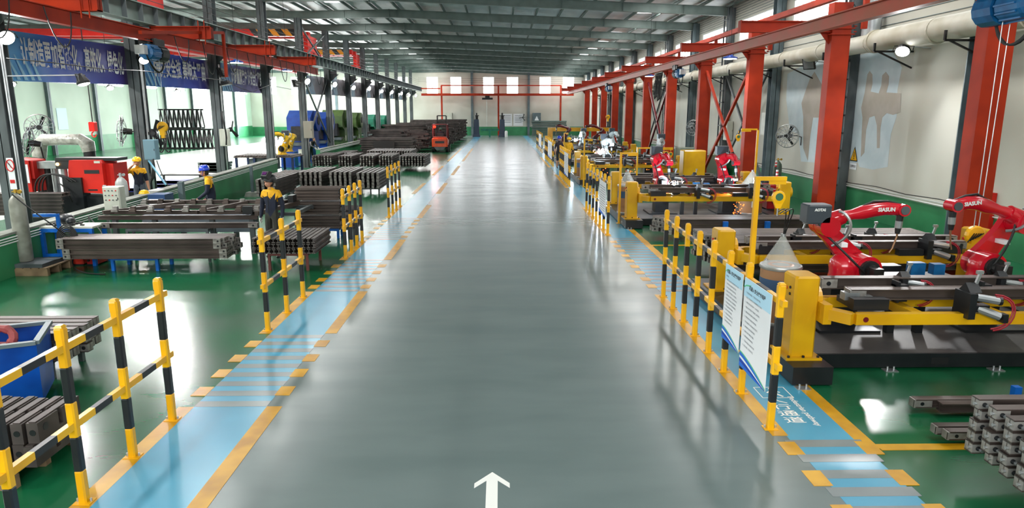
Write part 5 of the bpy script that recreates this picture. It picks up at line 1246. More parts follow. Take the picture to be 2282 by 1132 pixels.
def welder(x, y, z, w, d, h, m, label, name='welding_machine'):
    t = thing(name, (x, y, z), label, 'welder'); MB().bbox(x-w/2, x+w/2, y-d/2, y+d/2, z+.03, z+h, .02).build('case', m, t)
    MB().bx(x-w*.4, x+w*.4, y-d/2-.006, y-d/2, z+h*.55, z+h*.85).build('front_panel', M_paper, t); MB().bx(x-w*.38, x+w*.3, y-d/2-.009, y-d/2-.006, z+h*.70, z+h*.82).build('red_print', M_label_r, t)
    MB().tube([(x, y-d*.35, z+h), (x, y-d*.35, z+h+.06), (x, y+d*.35, z+h+.06), (x, y+d*.35, z+h)], .012, 6).build('handle', M_blk, t)
    MB().bx(x-w/2, x+w/2, y-d/2, y-d/2+.05, z, z+.03).bx(x-w/2, x+w/2, y+d/2-.05, y+d/2, z, z+.03).cyl((x-.06, y-d/2-.03, z+h*.3), (x-.06, y-d/2, z+h*.3), .025, n=8).build('feet', M_blk, t)
    return t
welder(-9.0, 14.45, .0, .26, .4, .50, mat('welder_red', (.72, .18, .12), .45), 'orange-red welding machine under the blue workbench')
welder(-8.68, 14.45, .0, .24, .4, .36, mat('welder_dred', (.60, .08, .10), .45), 'dark red smaller welding machine under the blue workbench, right')
t = thing('loose_cable', (-8.9, 13.9, 0), 'loose black cables trailing over the floor and wall near the workbench', 'cable')
for q in (bez((-8.9, 14.1, .4), (-8.8, 13.6, .05), (-8.5, 13.4, .02), (-7.9, 13.35, .02), n=14), bez((-9.6, 13.5, 1.6), (-9.2, 13.5, 1.2), (-9.0, 13.8, .9), (-8.8, 14.0, .5), n=12), bez((-9.45, 15.6, .86), (-9.2, 15.5, .6), (-8.8, 15.2, .4), (-8.75, 15.0, .03), n=12), bez((-9.45, 15.6, .86), (-9.3, 15.4, .5), (-9.1, 15.1, .3), (-8.95, 14.8, .03), n=12)): MB().tube(q, .013, 6).build('cable_run', M_cable, t)
# push-button control box on post, blue cart
def cabinet(name, x, y, z, w, d, h, m, label, btn=False, side=None, tilt=0):
    t = thing(name, (x, y, z), label, 'cabinet'); MB().bbox(x-w/2, x+w/2, y-d/2, y+d/2, z, z+h, .012).build('body', m, t)
    MB().bx(x-w/2+.02, x+w/2-.02, y-d/2-.012, y-d/2, z+.02, z+h-.02).build('door', m, t)
    MB().bx(x+w*.36, x+w*.40, y-d/2-.02, y-d/2-.012, z+h*.45, z+h*.55).build('lock', M_blk, t)
    if btn:
        for r in range(3):
            for c_ in range(4): MB().cyl((x-w*.32+c_*w*.21, y-d/2-.03, z+h*(.84-.2*r)), (x-w*.32+c_*w*.21, y-d/2-.012, z+h*(.84-.2*r)), .015, n=8).build('button', M_label_r if (r+c_) % 3 == 0 else M_dsteel, t)
    return t
bp = aX(248, 418, -9.35)
cabinet('control_box', -9.30, bp.y, .88, .40, .26, .56, M_offw, 'cream push-button control box on a post before the low wall', True)
tag(MB().bx(-9.56, -9.50, bp.y, bp.y+.06, 0, 1.46).bx(-9.62, -9.44, bp.y-.06, bp.y+.12, 0, .02).build('box_post', M_silver), 'thin grey post carrying the cream control box', 'post')
t = thing('tool_cart', (-9.2, 18.6, 0), 'small blue cart with a red and white label by the control box', 'cart')
MB().bx(-9.45, -9.0, 18.3, 18.8, .55, 1.02).build('body', mat('cart_blue', (.10, .22, .38), .45), t); MB().bx(-9.42, -9.03, 18.29, 18.3, .68, .90).build('label_plate', M_paper, t); MB().bx(-9.42, -9.03, 18.285, 18.29, .80, .88).build('red_print', M_label_r, t)
for X in (-9.42, -9.03):
    for Y in (18.33, 18.77): MB().bx(X-.02, X+.02, Y-.02, Y+.02, 0, .55).build('leg', M_blk, t)
gas(-10.22, 18.5, .0, .155, 1.55, mat('cylinder_pale', (.70, .71, .70), .45, .2, col2=(.60, .61, .60), nscale=4), 'pale grey gas cylinder with painted characters behind the low wall', text_='氩液二')
def helmet(mb, c, r, brim=(0, -1)): mb.lathe(c, [(r*1.06, 0), (r*1.04, .01), (r, .03), (r*.93, r*.5), (r*.72, r*.82), (r*.36, r*1.0), (.01, r*1.05)], 16)
w = MB(); helmet(w, (-9.95, 19.1, .92), .14); w.bx(-10.02, -9.88, 18.9, 19.0, .92, .932); tag(w.build('safety_helmet', M_hely, smooth=True), 'yellow safety helmet lying on top of the low green wall', 'helmet')
w = MB().bx(-10.15, -9.85, 19.7, 20.3, .965, .975); tag(w.build('paper_sheet', M_paper), 'white paper sheet lying on top of the low green wall', 'paper')
# boxes on columns
def on_col(x, y, z, w, d, h, m, label): return cabinet('column_cabinet', x, y, z, w, d, h, m, label)
on_col(-10.9, 21.65, 1.72, .38, .24, .62, M_gcab, 'blue-grey electric cabinet on the left column beside the hanging hook')
on_col(-10.95, 27.6, 1.85, .34, .24, .66, M_offw, 'white electric box on the left column past the blue-helmet worker')
on_col(-10.95, 39.6, 1.7, .5, .3, .95, mat('cab_beige', (.56, .55, .50), .5), 'beige electric cabinet on the braced left column')
w = MB()
for k in range(3): w.tube(bez((-10.8, 21.5, 1.75), (-10.6-.1*k, 21.3, 1.2), (-10.9, 21.3, .9-.1*k), (-11.0, 21.6, 1.3), n=10), .018, 6)
w.tube(bez((-10.7, 21.5, 1.7), (-10.4, 21.2, 1.0), (-10.0, 21.0, .7), (-9.7, 20.8, .1), n=10), .016, 6).tube(bez((-10.85, 27.4, 1.9), (-10.7, 27.3, 2.6), (-10.95, 27.3, 2.9), (-10.9, 27.4, 3.2), n=10), .03, 6)
tag(w.build('cable_bundle', M_cable), 'black cables looping below the cabinets on the left columns', 'cable')
tag(MB().bar((-10.95, 21.5, 1.7), (-10.25, 21.0, 1.0), .04).build('blue_strut', mat('light_blue_pipe', (.42, .66, .78), .4)), 'light blue pipe leaning below the blue-grey cabinet', 'pipe')
t = thing('thin_post', (-9.55, 26.4, 0), 'thin grey post on a concrete foot before the low wall', 'post')
MB().bx(-9.62, -9.52, 26.3, 26.4, .12, 1.15).build('pole', M_bsteel, t); MB().frus((-9.57, 26.35, 0), (.5, .5), (-9.57, 26.35, .16), (.4, .4)).build('concrete_foot', M_conc, t)
tag(MB().bx(-9.62, -9.48, 20.4, 20.55, .0, 1.15).build('thin_post', M_bsteel), 'thin grey post rising at the low wall by the hanging hook', 'post')
# ---- welding jig table behind the big stack
t = thing('welding_jig', (-7.2, 16.1, 0), 'low steel welding jig frame full of clamps behind the big left stack', 'jig')
zt = .93; x0, x1 = -9.15, -5.55
f_ = MB()
for (y, z) in ((15.45, .84), (15.65, .93), (16.6, .93), (16.95, 1.0)): f_.hsec((x0+(y-15.4)*.25, y, z), (x1+(y-15.45)*.35, y, z), .09, .09, .012, .012)
f_.bar((x0+.1, 15.5, zt+.02), (x0+1.3, 16.9, zt+.05), .08).bar((-7.0, 15.6, zt), (-6.3, 16.9, zt+.06), .08).bar((x1, 15.4, zt), (x1+.5, 16.95, zt+.04), .10).bar((x1-.25, 15.5, zt+.03), (x1+.25, 16.9, zt+.06), .08, .14)
f_.build('frame', M_beam, t)
for X in (-8.8, -7.9, -6.6, -5.7):
    for Y in (15.5, 16.85): MB().bx(X-.05, X+.05, Y-.05, Y+.05, 0, .80).build('leg', M_dsteel, t)
MB().bx(-8.4, -5.9, 15.9, 16.5, .42, .82).build('cabinet', mat('jig_grey', (.42, .46, .50), .5), t)
for k in range(9):
    X = x0+.35+.40*k
    for Y in (15.58, 16.88): MB().bx(X-.05, X+.05, Y-.04, Y+.04, zt+.045, zt+.15).bx(X-.07, X+.07, Y-.08, Y-.04, zt+.03, zt+.09).build('clamp', M_beam if k % 2 else M_end, t)
MB().bx(x1-.32, x1-.10, 15.42, 15.5, zt-.02, zt+.16).bx(x1+.32, x1+.45, 16.7, 17.0, zt, zt+.25).build('end_stop', M_blk, t)
MB().cyl((x1+.35, 15.75, .25), (x1+.35, 15.75, .75), .05, n=10).cyl((x1+.35, 15.75, .75), (x1+.35, 15.75, .95), .025, n=8).bx(x1+.25, x1+.45, 15.65, 15.85, .2, .3).bx(x1+.28, x1+.42, 15.68, 15.82, .52, .62).build('hydraulic_ram', M_blk, t)
t = thing('roller_rack', (-4.9, 16.6, 0), 'dark side frame reaching behind the masked worker', 'rack')
MB().hsec((-5.5, 16.2, .80), (-4.85, 16.2, .80), .08, .08).hsec((-5.5, 17.0, .86), (-4.7, 17.0, .86), .08, .08).bar((-4.85, 16.2, .84), (-4.75, 17.0, .88), .08).build('frame', M_dsteel, t)
for X in (-5.4, -4.9): MB().bx(X-.04, X+.04, 16.2, 16.28, 0, .76).build('leg', M_dsteel, t)
# ---- band saw (red) and its stock
SY = 19.0
t = thing('band_saw', (-12.2, SY, 0), 'large red band saw with two housings behind the low wall', 'machine')
def ph(px0, py0, px1, py1, y): a = aY(px0, py0, y); b = aY(px1, py1, y); return a.x, b.x, b.z, a.z
a0, a1, zb, zt_ = ph(28, 352, 92, 425, SY)
MB().prism([(a0, zb), (a1, zb), (a1, zt_-.05), (a0+.15, zt_), (a0, zt_-.12)], 'y', SY-.35, SY+.35).build('left_housing', M_redb, t)
b0, b1, zb2, zt2 = ph(166, 355, 252, 428, SY)
MB().prism([(b0, zb2+.05), (b1, zb2), (b1, zt2-.08), (b1-.06, zt2), (b0+.08, zt2), (b0+.02, zt2-.3)], 'y', SY-.38, SY+.38).build('right_housing', M_redb, t)
MB().bx(b1, b1+.2, SY-.2, SY+.5, zb2, zt2-.1).build('side_cover', M_redb, t)
MB().bx(a1-.1, b0-.35, SY-.15, SY+.12, zt2-.24, zt2-.05).build('blade_guide', M_silver, t); MB().bx(b0-.4, b0+1.25, SY-.2, SY+.36, zt2-.03, zt2+.05).bx(b0-.42, b0+.05, SY-.18, SY+.2, zt2-.25, zt2).build('top_beam', M_blk, t)
MB().bx(a1-.2, a1+.08, SY-.3, SY+.2, zt2-.5, zt2-.02).build('guide_arm', M_redb, t)
for X in (a1+.25, a1+.45, a1+.7): MB().cyl((X, SY, .3), (X, SY, zt2-.25), .08, n=12).build('hydraulic_post', M_silver if X > a1+.3 else M_blkm, t)
MB().bx(a0, b1, SY-.3, SY+.5, .1, .95).bx(a1+.9, a1+1.4, SY-.45, SY-.1, .3, 1.45).build('bed', M_blk, t)
MB().bx(a0+.3, a0+.62, SY-.36, SY-.352, zt_-.65, zt_-.15).build('paper_notice', M_paper, t)
MB().bx(b0+.45, b0+.85, SY-.385, SY-.381, zt2-.36, zt2-.26).bx(b0+.5, b0+.75, SY-.385, SY-.381, zt2-.82, zt2-.78).build('name_plate', M_blk, t)
MB().bx(b0-.03, b0+.23, SY-.385, SY-.381, zb2+.2, zb2+.36).bx(b1-.2, b1-.04, SY-.385, SY-.381, zt2-.08, zt2-.02).build('warning_label', M_offw, t)
hs = MB()
for k in range(3): hs.tube(bez((a1+.1+.1*k, SY-.4, 1.0), (a1+.15+.1*k, SY-.5, 1.75), (a1+.9, SY-.5, 1.6), (a1+1.1+.1*k, SY-.5, 1.35), n=12), .02, 6)
hs.tube(bez((b0-.2, SY-.5, 1.3), (b0+.0, SY-.6, 1.3), (b0+.1, SY-.6, 1.0), (b0+.1, SY-.5, .8), n=10), .018, 6).build('hose', M_rub, t)
MB().ball((aY(128, 366, SY-.2).x, SY-.2, aY(128, 366, SY-.2).z), .045, n=8).build('work_light', mat('warm_glow', (1, .72, .4), .5, emit=8), t)
stack('h', 'x', -13.2, -11.4, 17.75, 4, 6, .095, .55, 'dark bar feeding the red band saw', 'bars feeding the band saw', m=M_beamd, ends=None, seed=41, jit=.03, skip=lambda r, l: r > 0 and l < 5)
stand('dark_trestle', -12.9, -11.7, 17.8, 18.1, .545, M_dsteel, 'dark rest under the bar bundle at the band saw')
sg = thing('warning_sign', (-11.0, 15.75, 1.2), 'white sign with red prohibition ring at the left frame edge', 'sign')
s0 = aY(13, 352, 15.75); s1 = aY(38, 422, 15.75); xm = (s0.x+s1.x)/2
MB().bx(s0.x, s1.x, 15.75, 15.76, s1.z, s0.z).build('board', M_paper, sg); MB().tube([(xm+.09*math.cos(a), 15.742, s0.z-.17+.13*math.sin(a)) for a in [2*PI*i/20 for i in range(20)]], .012, 5, closed=True).bar((xm-.065, 15.742, s0.z-.08), (xm+.065, 15.742, s0.z-.26), .02, .01).bx(s0.x+.02, s1.x-.02, 15.744, 15.75, s1.z+.14, s1.z+.22).build('red_print', M_label_r, sg)
MB().bar((xm-.03, 15.745, s0.z-.12), (xm+.03, 15.745, s0.z-.22), .03, .01).build('black_print', M_ink, sg)
# ducting wrapped in film
t = thing('wrapped_duct', (-14, 22, 0), 'elbowed duct wrapped in clear film above the red band saw', 'duct')
q = [aY(88, 350, 22), aY(88, 322, 22), aY(98, 312, 22), aY(140, 311, 22), aY(180, 311, 22), aY(195, 322, 22), aY(199, 338, 22)]
MB().tube(q, [.20, .22, .19, .17, .18, .22, .19], 14).build('film_wrap', M_film, t, smooth=True)
MB().cyl(aY(199, 336, 22), (aY(201, 362, 22).x, 22, .0), .17, n=16).cyl(aY(88, 348, 22), (aY(90, 362, 22).x, 22, 0), .17, n=16).build('pipe', M_blkm, t, smooth=True)
# fans
def fan(p, aim, R0, label, cage=True, arm=None, m=M_blkm):
    t = thing('wall_fan', p, label, 'fan'); q = Vector(aim).to_track_quat('-Y', 'Z').to_matrix().to_4x4(); T = Matrix.Translation(p) @ q
    MB().cyl((0, .03, 0), (0, .28, 0), R0*.22, R0*.18, 14, T).cyl((0, -.04, 0), (0, .03, 0), R0*.13, n=12, M=T).build('motor', m, t)
    b = MB()
    for k in range(3):
        M2 = T @ Matrix.Rotation(2*PI*k/3+.3, 4, 'Y'); b.add([(-.02, -.03, R0*.1), (.06, .0, R0*.1), (R0*.22, .03, R0*.85), (-R0*.02, -.05, R0*.9), (-.02, -.022, R0*.1), (.06, .008, R0*.1), (R0*.22, .038, R0*.85), (-R0*.02, -.042, R0*.9)], [(0, 1, 2, 3), (7, 6, 5, 4), (0, 4, 5, 1), (1, 5, 6, 2), (2, 6, 7, 3), (3, 7, 4, 0)], M2)
    b.build('blade', m, t)
    if cage:
        c = MB()
        for rr, yy in ((1, 0), (.97, -.06), (.6, -.13), (.2, -.15)): c.tube([(R0*rr*math.cos(a), yy, R0*rr*math.sin(a)) for a in [2*PI*i/24 for i in range(24)]], .011, 4, T, closed=True)
        for k in range(18): a = 2*PI*k/18; c.tube([(R0*.18*math.cos(a), -.15, R0*.18*math.sin(a)), (R0*.6*math.cos(a), -.13, R0*.6*math.sin(a)), (R0*math.cos(a), 0, R0*math.sin(a)), (R0*.3*math.cos(a), .12, R0*.3*math.sin(a))], .007, 4, T)
        c.build('cage', M_silver, t)
    if arm: MB().tube([T @ Vector((0, .25, 0)), (T @ Vector((0, .25, 0))).lerp(Vector(arm), .6)+Vector((0, 0, .06)), Vector(arm)+Vector((0, 0, .05)), Vector(arm)+Vector((0, 0, -.25))], .02, 6).build('arm', m, t)
    return t
p = aX(1755, 303, XR-.7); fan(p, (-.8, -.8, 0), .42, 'caged wall fan on the right wall between the third and fourth gantry columns', arm=(XR-.1, p.y+.2, p.z-.1))
p = aX(1545, 285, XR-.8); fan(p, (-.8, -.8, 0), .42, 'caged wall fan farther along the right wall', arm=(XR-.1, p.y, p.z))
p = aY(1165, 262, 93.2); fan(p, (-.4, -1, 0), .55, 'dark wall fan on the far wall by the grey post', arm=(p.x+.5, 93.9, p.z))
p = aX(272, 292, -11.75); fan(p, (-.9, -.5, .1), .48, 'big caged fan left of the column with the blue-grey cabinet', arm=(-11.4, 22, p.z-.1))
p = aX(341, 297, -10.95); fan(p, (.3, -1, 0), .50, 'bare dark three-blade fan right of the column above the blue-grey cabinet', cage=False, arm=(-11.2, 22.2, p.z))
p = aX(515, 288, -10.9); fan(p, (.8, -.6, .2), .42, 'bare dark fan on the column above the white box', cage=False, arm=(-11.2, 28, p.z-.2))
p = aX(88, 284, -16); fan(p, (.5, -.9, 0), .45, 'fan on the mint wall side at far left', arm=(p.x-.4, p.y+.2, p.z))
p = aX(66, 318, -13.6); fan((p.x, p.y, p.z), (-.9, -.4, .2), .45, 'caged fan tilted above the left band-saw housing', arm=(p.x+.2, p.y+.2, p.z-.5))
# lattice trusses stacked in the left hall
def truss(x0, x1, y, z0, z1, n, label):
    t = thing('lattice_truss', ((x0+x1)/2, y, z0), label, 'truss', None)
    for yy in (y, y+.7):
        MB().bx(x0, x1, yy-.06, yy+.06, z0, z0+.12).bx(x0, x1, yy-.06, yy+.06, z1-.12, z1).build('chord', M_blkm, t)
        w = MB()
        for k in range(n): a = x0+(x1-x0)*k/n; b = x0+(x1-x0)*(k+1)/n; m_ = (a+b)/2; w.bar((a, yy, z0+.1), (m_, yy, z1-.1), .09).bar((m_, yy, z1-.1), (b, yy, z0+.1), .09)
        w.build('web_bars', M_blkm, t)
    return t
l0 = aY(352, 243, 60); l1 = aY(445, 243, 60); m0 = aY(338, 325, 60); m1 = aY(475, 320, 60)
truss(m0.x, m1.x, 60, 0, 1.72, 13, 'black lattice truss standing on the left hall floor, lower tier')
truss(l0.x, l1.x, 60, 1.73, 3.4, 9, 'black lattice truss, upper tier of the stacked pair')
# orange chain hoist and crane hooks in the left hall
t = thing('chain_hoist', (-22, 38, 2), 'orange chain hoist hanging in the left hall', 'hoist'); p = aY(208, 288, 34)
MB().bbox(p.x-.14, p.x+.14, 33.85, 34.15, p.z-.1, p.z+.35, .03).build('body', M_redb, t); MB().tube([(p.x, 34, p.z+.35), (p.x, 34, 7.5)], .025, 5).build('chain', M_blkm, t); MB().tube([(p.x+.1*math.cos(a), 34, p.z-.25+.12*math.sin(a)) for a in [PI*.5+2*PI*i/16*.8 for i in range(16)]], .03, 6).build('hook', M_redb, t)
# presses
def press(x, y, w, d, h, m, label, wheel=True):
    t = thing('punch_press', (x, y, 0), label, 'machine')
    MB().prism([(y-d/2, 0), (y+d/2, 0), (y+d/2, h), (y-d*.1, h), (y-d/2, h*.86), (y-d*.5, h*.62), (y-d*.15, h*.55), (y-d*.15, h*.38), (y-d/2, h*.34)], 'x', x-w/2, x+w/2).build('frame', m, t)
    MB().bbox(x-w*.3, x+w*.3, y-d*.62, y-d*.3, h*.42, h*.70, .03).build('ram', M_blkm, t); MB().bx(x-w*.45, x+w*.45, y-d*.62, y-d*.1, h*.33, h*.39).build('bolster', M_dsteel, t)
    if wheel:
        MB().cyl((x+w/2, y+d*.1, h*.80), (x+w/2+.22, y+d*.1, h*.80), h*.20, n=24).build('flywheel_cover', m, t); MB().cyl((x+w/2+.22, y+d*.1, h*.80), (x+w/2+.26, y+d*.1, h*.80), h*.08, n=16).build('hub', M_blkm, t)
    MB().bx(x-.12, x+.12, y-d/2-.012, y-d/2-.002, h*.12, h*.26).bx(x+w/2+.001, x+w/2+.008, y-.2, y+.1, h*.3, h*.42).build('warning_label', M_offw, t)
    return t
press(-12.75, 44.8, 1.5, 1.8, 3.25, M_mblue, 'big blue punch press, nearest, behind the braced columns')
press(-12.75, 48.6, 1.5, 1.8, 3.15, M_mblue, 'second blue punch press behind the nearest one')
press(-12.7, 53.2, 1.6, 2.0, 3.3, M_olive, 'olive green punch press, nearer of two olive ones')
press(-12.7, 58.2, 1.6, 2.0, 3.1, M_olive, 'olive green punch press, farther of two olive ones')
press(-12.8, 66, 1.8, 2.2, 2.9, M_mgreen, 'teal punch press, nearer of two teal ones')
press(-12.8, 72, 1.8, 2.2, 2.8, M_mgreen, 'teal punch press, farthest in the press row')
# yellow robot on dark table
t = thing('long_table', (-12.9, 35.5, 0), 'long dark slatted table in the gap of the low wall', 'table')
MB().bx(-13.4, -10.4, 34.6, 36.4, .92, .98).build('top', M_beamd, t)
for k in range(20): MB().bx(-13.35+.145*k, -13.28+.145*k, 34.6, 36.4, .98, 1.03).build('slat', M_beamd, t)
for X in (-13.3, -12.4, -11.4, -10.5):
    for Y in (34.7, 36.3): MB().bx(X-.05, X+.05, Y-.05, Y+.05, 0, .92).build('leg', mat('table_blue', (.12, .2, .36), .5), t)
MB().bx(-12.7, -11.6, 34.8, 36.2, .25, .85).build('under_cabinet', M_bsteel, t)
robot('handling_robot', (-11.25, 35.5, 1.03), 'yellow robot arm standing on the long dark table', M_roby, [(-11.2, 35.5, 1.32), (-10.95, 35.45, 1.88), (-11.3, 35.3, 2.08), (-11.75, 35.3, 2.02), (-11.95, 35.3, 1.75)], feeder=(-.05, 0, .25))
robot('handling_robot', (-12.4, 40.4, .9), 'small yellow robot arm partly hidden behind the crossed braces', M_roby, [(-12.4, 40.4, 1.2), (-12.1, 40.4, 1.75), (-12.6, 40.3, 1.9), (-12.9, 40.2, 1.8), (-13.0, 40.2, 1.4)])
tag(MB().bx(-12.8, -12.0, 40.1, 40.8, 0, .9).bx(-12.9, -11.9, 40.0, 40.9, 0, .05).build('robot_stand', M_mblue), 'blue pedestal under the small yellow robot', 'stand')
# crates, blue slabs, grey panels behind the low wall
for k in range(4): tag(MB().bx(-14.5+.03*k, -13.4+.03*k, 33, 34.2, .25+.14*k, .37+.14*k).bx(-14.5, -13.4, 33, 33.04, .25+.14*k, .38+.14*k).build('grey_tray', M_steel), 'flat grey tray behind the low wall, %s of four' % ['lowest', 'second', 'third', 'topmost'][k], 'tray', 'grey trays behind the low wall')
tag(MB().bx(-14.6, -13.2, 32.9, 34.3, .19, .25).bx(-14.5, -14.4, 33, 34.2, 0, .19).bx(-13.4, -13.3, 33, 34.2, 0, .19).build('tray_base', M_blk), 'dark base under the grey tray pile', 'stand')
for k, (dx_, dz) in enumerate(((0, .0), (.35, .16), (.9, .32))): tag(MB().bx(-12.9+dx_, -11.3+dx_*.3, 23.3+.3*k, 24.5+.1*k, .55+dz*.6, .64+dz*.6).bx(-12.9+dx_, -11.3+dx_*.3, 23.3+.3*k, 23.34+.3*k, .52+dz*.6, .64+dz*.6).build('blue_slab', mat('panel_blue', (.05, .12, .45), .5)), 'dark blue steel panel behind the low wall, ' + ['lowest of three', 'middle of three', 'topmost of three'][k], 'panel')
tag(MB().bx(-12.7, -11.6, 23.2, 24.6, .0, .52).build('panel_block', M_blk), 'dark block carrying the blue panels', 'stand')
tag(MB().bx(-12.2, -11.75, 28.2, 28.8, 0, .05).bx(-14.6, -11.8, 29.5, 30.3, .5, .55).bx(-14.5, -14.45, 29.5, 29.6, 0, .5).bx(-12, -11.9, 29.5, 29.6, 0, .5).build('low_rack', M_blkm), 'low dark rack behind the low wall near the white box', 'rack')
# notices on walls
def notice(p, w, h, axis, label, m=M_paper, lines=4, ink=M_inkb):
    t = thing('wall_notice', p, label, 'notice')
    if axis == 'x': MB().bx(p[0]-.01, p[0], p[1]-w/2, p[1]+w/2, p[2]-h/2, p[2]+h/2).build('sheet', m, t); q = MB(); [q.bx(p[0]-.013, p[0]-.01, p[1]-w*.35, p[1]+w*.35, p[2]+h*(.3-.17*k), p[2]+h*(.34-.17*k)) for k in range(lines)]
    else: MB().bx(p[0]-w/2, p[0]+w/2, p[1]-.01, p[1], p[2]-h/2, p[2]+h/2).build('sheet', m, t); q = MB(); [q.bx(p[0]-w*.35, p[0]+w*.35, p[1]-.013, p[1]-.01, p[2]+h*(.3-.17*k), p[2]+h*(.34-.17*k)) for k in range(lines)]
    q.build('print', ink, t); return t
p = aX(139, 265, XLL+.02); notice((p.x+.012, p.y, p.z), 1.2, 1.6, 'x', 'pale blue notice sheet on the mint wall at left', mat('notice_blue', (.75, .88, .93), .6))
# warning triangle on the right wall
p = aX(1904, 345, XR-.01); t = thing('warning_sign', p, 'yellow warning triangle with black mark on the right wall', 'sign')
MB().add([(p.x-.004, p.y+.24, p.z-.2), (p.x-.004, p.y-.24, p.z-.2), (p.x-.004, p.y, p.z+.26)], [(0, 1, 2)]).build('black_border', M_blk, t, fix=False)
MB().add([(p.x-.008, p.y+.19, p.z-.17), (p.x-.008, p.y-.19, p.z-.17), (p.x-.008, p.y, p.z+.19)], [(0, 1, 2)]).build('yellow_field', M_yel, t, fix=False)
MB().bx(p.x-.012, p.x-.009, p.y-.018, p.y+.018, p.z-.07, p.z+.09).bx(p.x-.012, p.x-.009, p.y-.018, p.y+.018, p.z-.13, p.z-.095).build('mark', M_blk, t)
MB().bx(p.x-.01, p.x-.002, p.y-.2, p.y+.2, p.z-.46, p.z-.26).build('caption_plate', M_paper, t)
text('lettering', '注意安全', .085, frame_M((p.x-.012, p.y, p.z-.36), (0, -1, 0), (0, 0, 1)), M_ink, t, bold=.002)
# right wall: cylinders, cabinets, machines behind station 1/2
gas(10.35, 21.3, 0, .15, 1.45, mat('cylinder_dark', (.36, .38, .37), .5, .2, col2=(.28, .3, .3), nscale=4), 'dark grey gas cylinder by the tied wall column', cap=mat('brass', (.75, .6, .25), .3, .8))
gas(10.1, 24.9, 0, .15, 1.5, mat('cylinder_olive', (.36, .42, .36), .5, .2, col2=(.30, .35, .3), nscale=4), 'greenish gas cylinder by the right wall near the wall fan', cap=mat('brass', (.75, .6, .25), .3, .8))
welder(8.35, 20.9, .25, .45, .6, .75, mat('welder_red2', (.62, .06, .10), .4), 'red welding power source with cables beside the nearest red column')
tag(MB().bbox(8.6, 9.0, 21.6, 22.2, 0, 1.0, .02).bx(8.55, 9.05, 21.55, 22.25, 0, .06).build('black_cabinet', M_blk), 'black machine cabinet behind the red welding power source', 'cabinet')
tag(MB().bx(8.05, 8.7, 20.5, 21.3, 0, .25).build('floor_block', M_blk), 'black block under the red welding power source', 'stand')
for (x, y, lab) in ((7.95, 19.6, 'nearer'), (9.35, 23.2, 'farther')):
    t = thing('signal_tower', (x, y, 1.0), 'small red and white signal tower, %s of two by the yellow end post' % lab, 'lamp')
    MB().cyl((x, y, 0 if lab == 'farther' else 1.27), (x, y, 1.35), .02, n=8).build('stem', M_blk, t)
    for k, m_ in enumerate((M_label_r, M_white, M_label_r, M_white)): MB().cyl((x, y, 1.35+.05*k), (x, y, 1.398+.05*k), .035, n=10).build('segment', m_, t)
cabinet('wall_cabinet', 10.35, 33.4, 0, 1.0, 1.1, 1.15, mat('cab_sage', (.52, .56, .50), .5), 'sage green control cabinet by the crossed red braces')
cabinet('wall_cabinet', 9.9, 36.6, 0, 1.0, 1.1, 1.3, mat('cab_sage', (.52, .56, .50), .5), 'sage green control cabinet, farther of two by the wall')
p = aX(1540, 240, XR-.02); 
for i, (px, py, w_, h_, lab) in enumerate(((1620, 312, .5, .9, 'cream fuse box on the right wall behind the crossed red braces'), (1705, 300, .5, .9, 'pale electric box on the right wall near the fan'), (2118, 380, .01, .01, None))):
    if lab: p = aX(px, py, XR-.2); cabinet('wall_box', XR-.17, p.y, p.z, .3, w_, h_, M_offw, lab)
p = aX(1862, 330, XR-.3); tag(MB().bx(XR-.16, XR-.01, p.y-.25, p.y+.25, p.z-.4, p.z+.2).bx(XR-.17, XR-.16, p.y-.2, p.y+.2, p.z-.35, p.z+.15).build('hose_box', M_maroon), 'dark red fire box on the right wall beside the gantry column', 'box')
p = aX(2195, 440, XR-.02); tag(MB().bx(XR-.16, XR-.01, 15.1, 15.5, .5, 1.4).bx(XR-.17, XR-.16, 15.14, 15.46, .55, 1.35).build('fire_box', M_redb), 'red box on the right wall behind the nearest gantry column', 'box')
for (px, lab) in ((1750, 'nearer'), (1480, 'farther')):
    w = MB(); X = XR-.11; y_ = aX(px-(25 if px > 1600 else 12), 250, X).y; w.tube([(X, y_, .0), (X, y_, 7.5)], .07, 10).cyl((X, y_, 3.4), (X, y_, 3.5), .085, n=10).cyl((X, y_, 1.4), (X, y_, 1.5), .085, n=10); tag(w.build('downpipe', M_offw, smooth=True), 'pale plastic downpipe on the right wall, %s one' % lab, 'pipe')
# far wall things
for i, px in enumerate((1062, 1119)):
    p = aY(px, 300, 88); x = p.x; t = thing('screw_jack', (x, 88, 0), 'blue-grey screw jack column near the far wall, ' + ['left one', 'right one'][i], 'machine')
    MB().frus((x, 88, 0), (1.0, 1.0), (x, 88, .35), (.8, .8)).frus((x, 88, .35), (.75, .7), (x, 88, 2.2), (.6, .6)).build('column', mat('jack_grey', (.22, .26, .33), .5), t)
    MB().cyl((x, 88, 2.2), (x, 88, 2.6), .22, n=12).cyl((x, 88, 2.6), (x, 88, 2.7), .34, n=12).cyl((x, 88, 2.7), (x, 88, 3.0), .12, n=10).build('spindle', M_blkm, t)
xa, xb = aY(1075, 300, 88).x, aY(1108, 300, 88).x
tag(MB().bx(xa-.2, xb+.2, 87.9, 88.1, .75, 1.05).bx((xa+xb)/2-.12, (xa+xb)/2+.12, 87.8, 88.1, 0, .9).build('cross_beam', M_mgreen), 'green cross beam between the two screw jacks', 'beam')
tag(MB().lathe((aY(1128, 300, 87).x, 87, 0), [(.18, 0), (.18, .7), (.1, .8)], 14).build('white_canister', M_white, smooth=True), 'white canister on the floor by the right screw jack', 'canister')
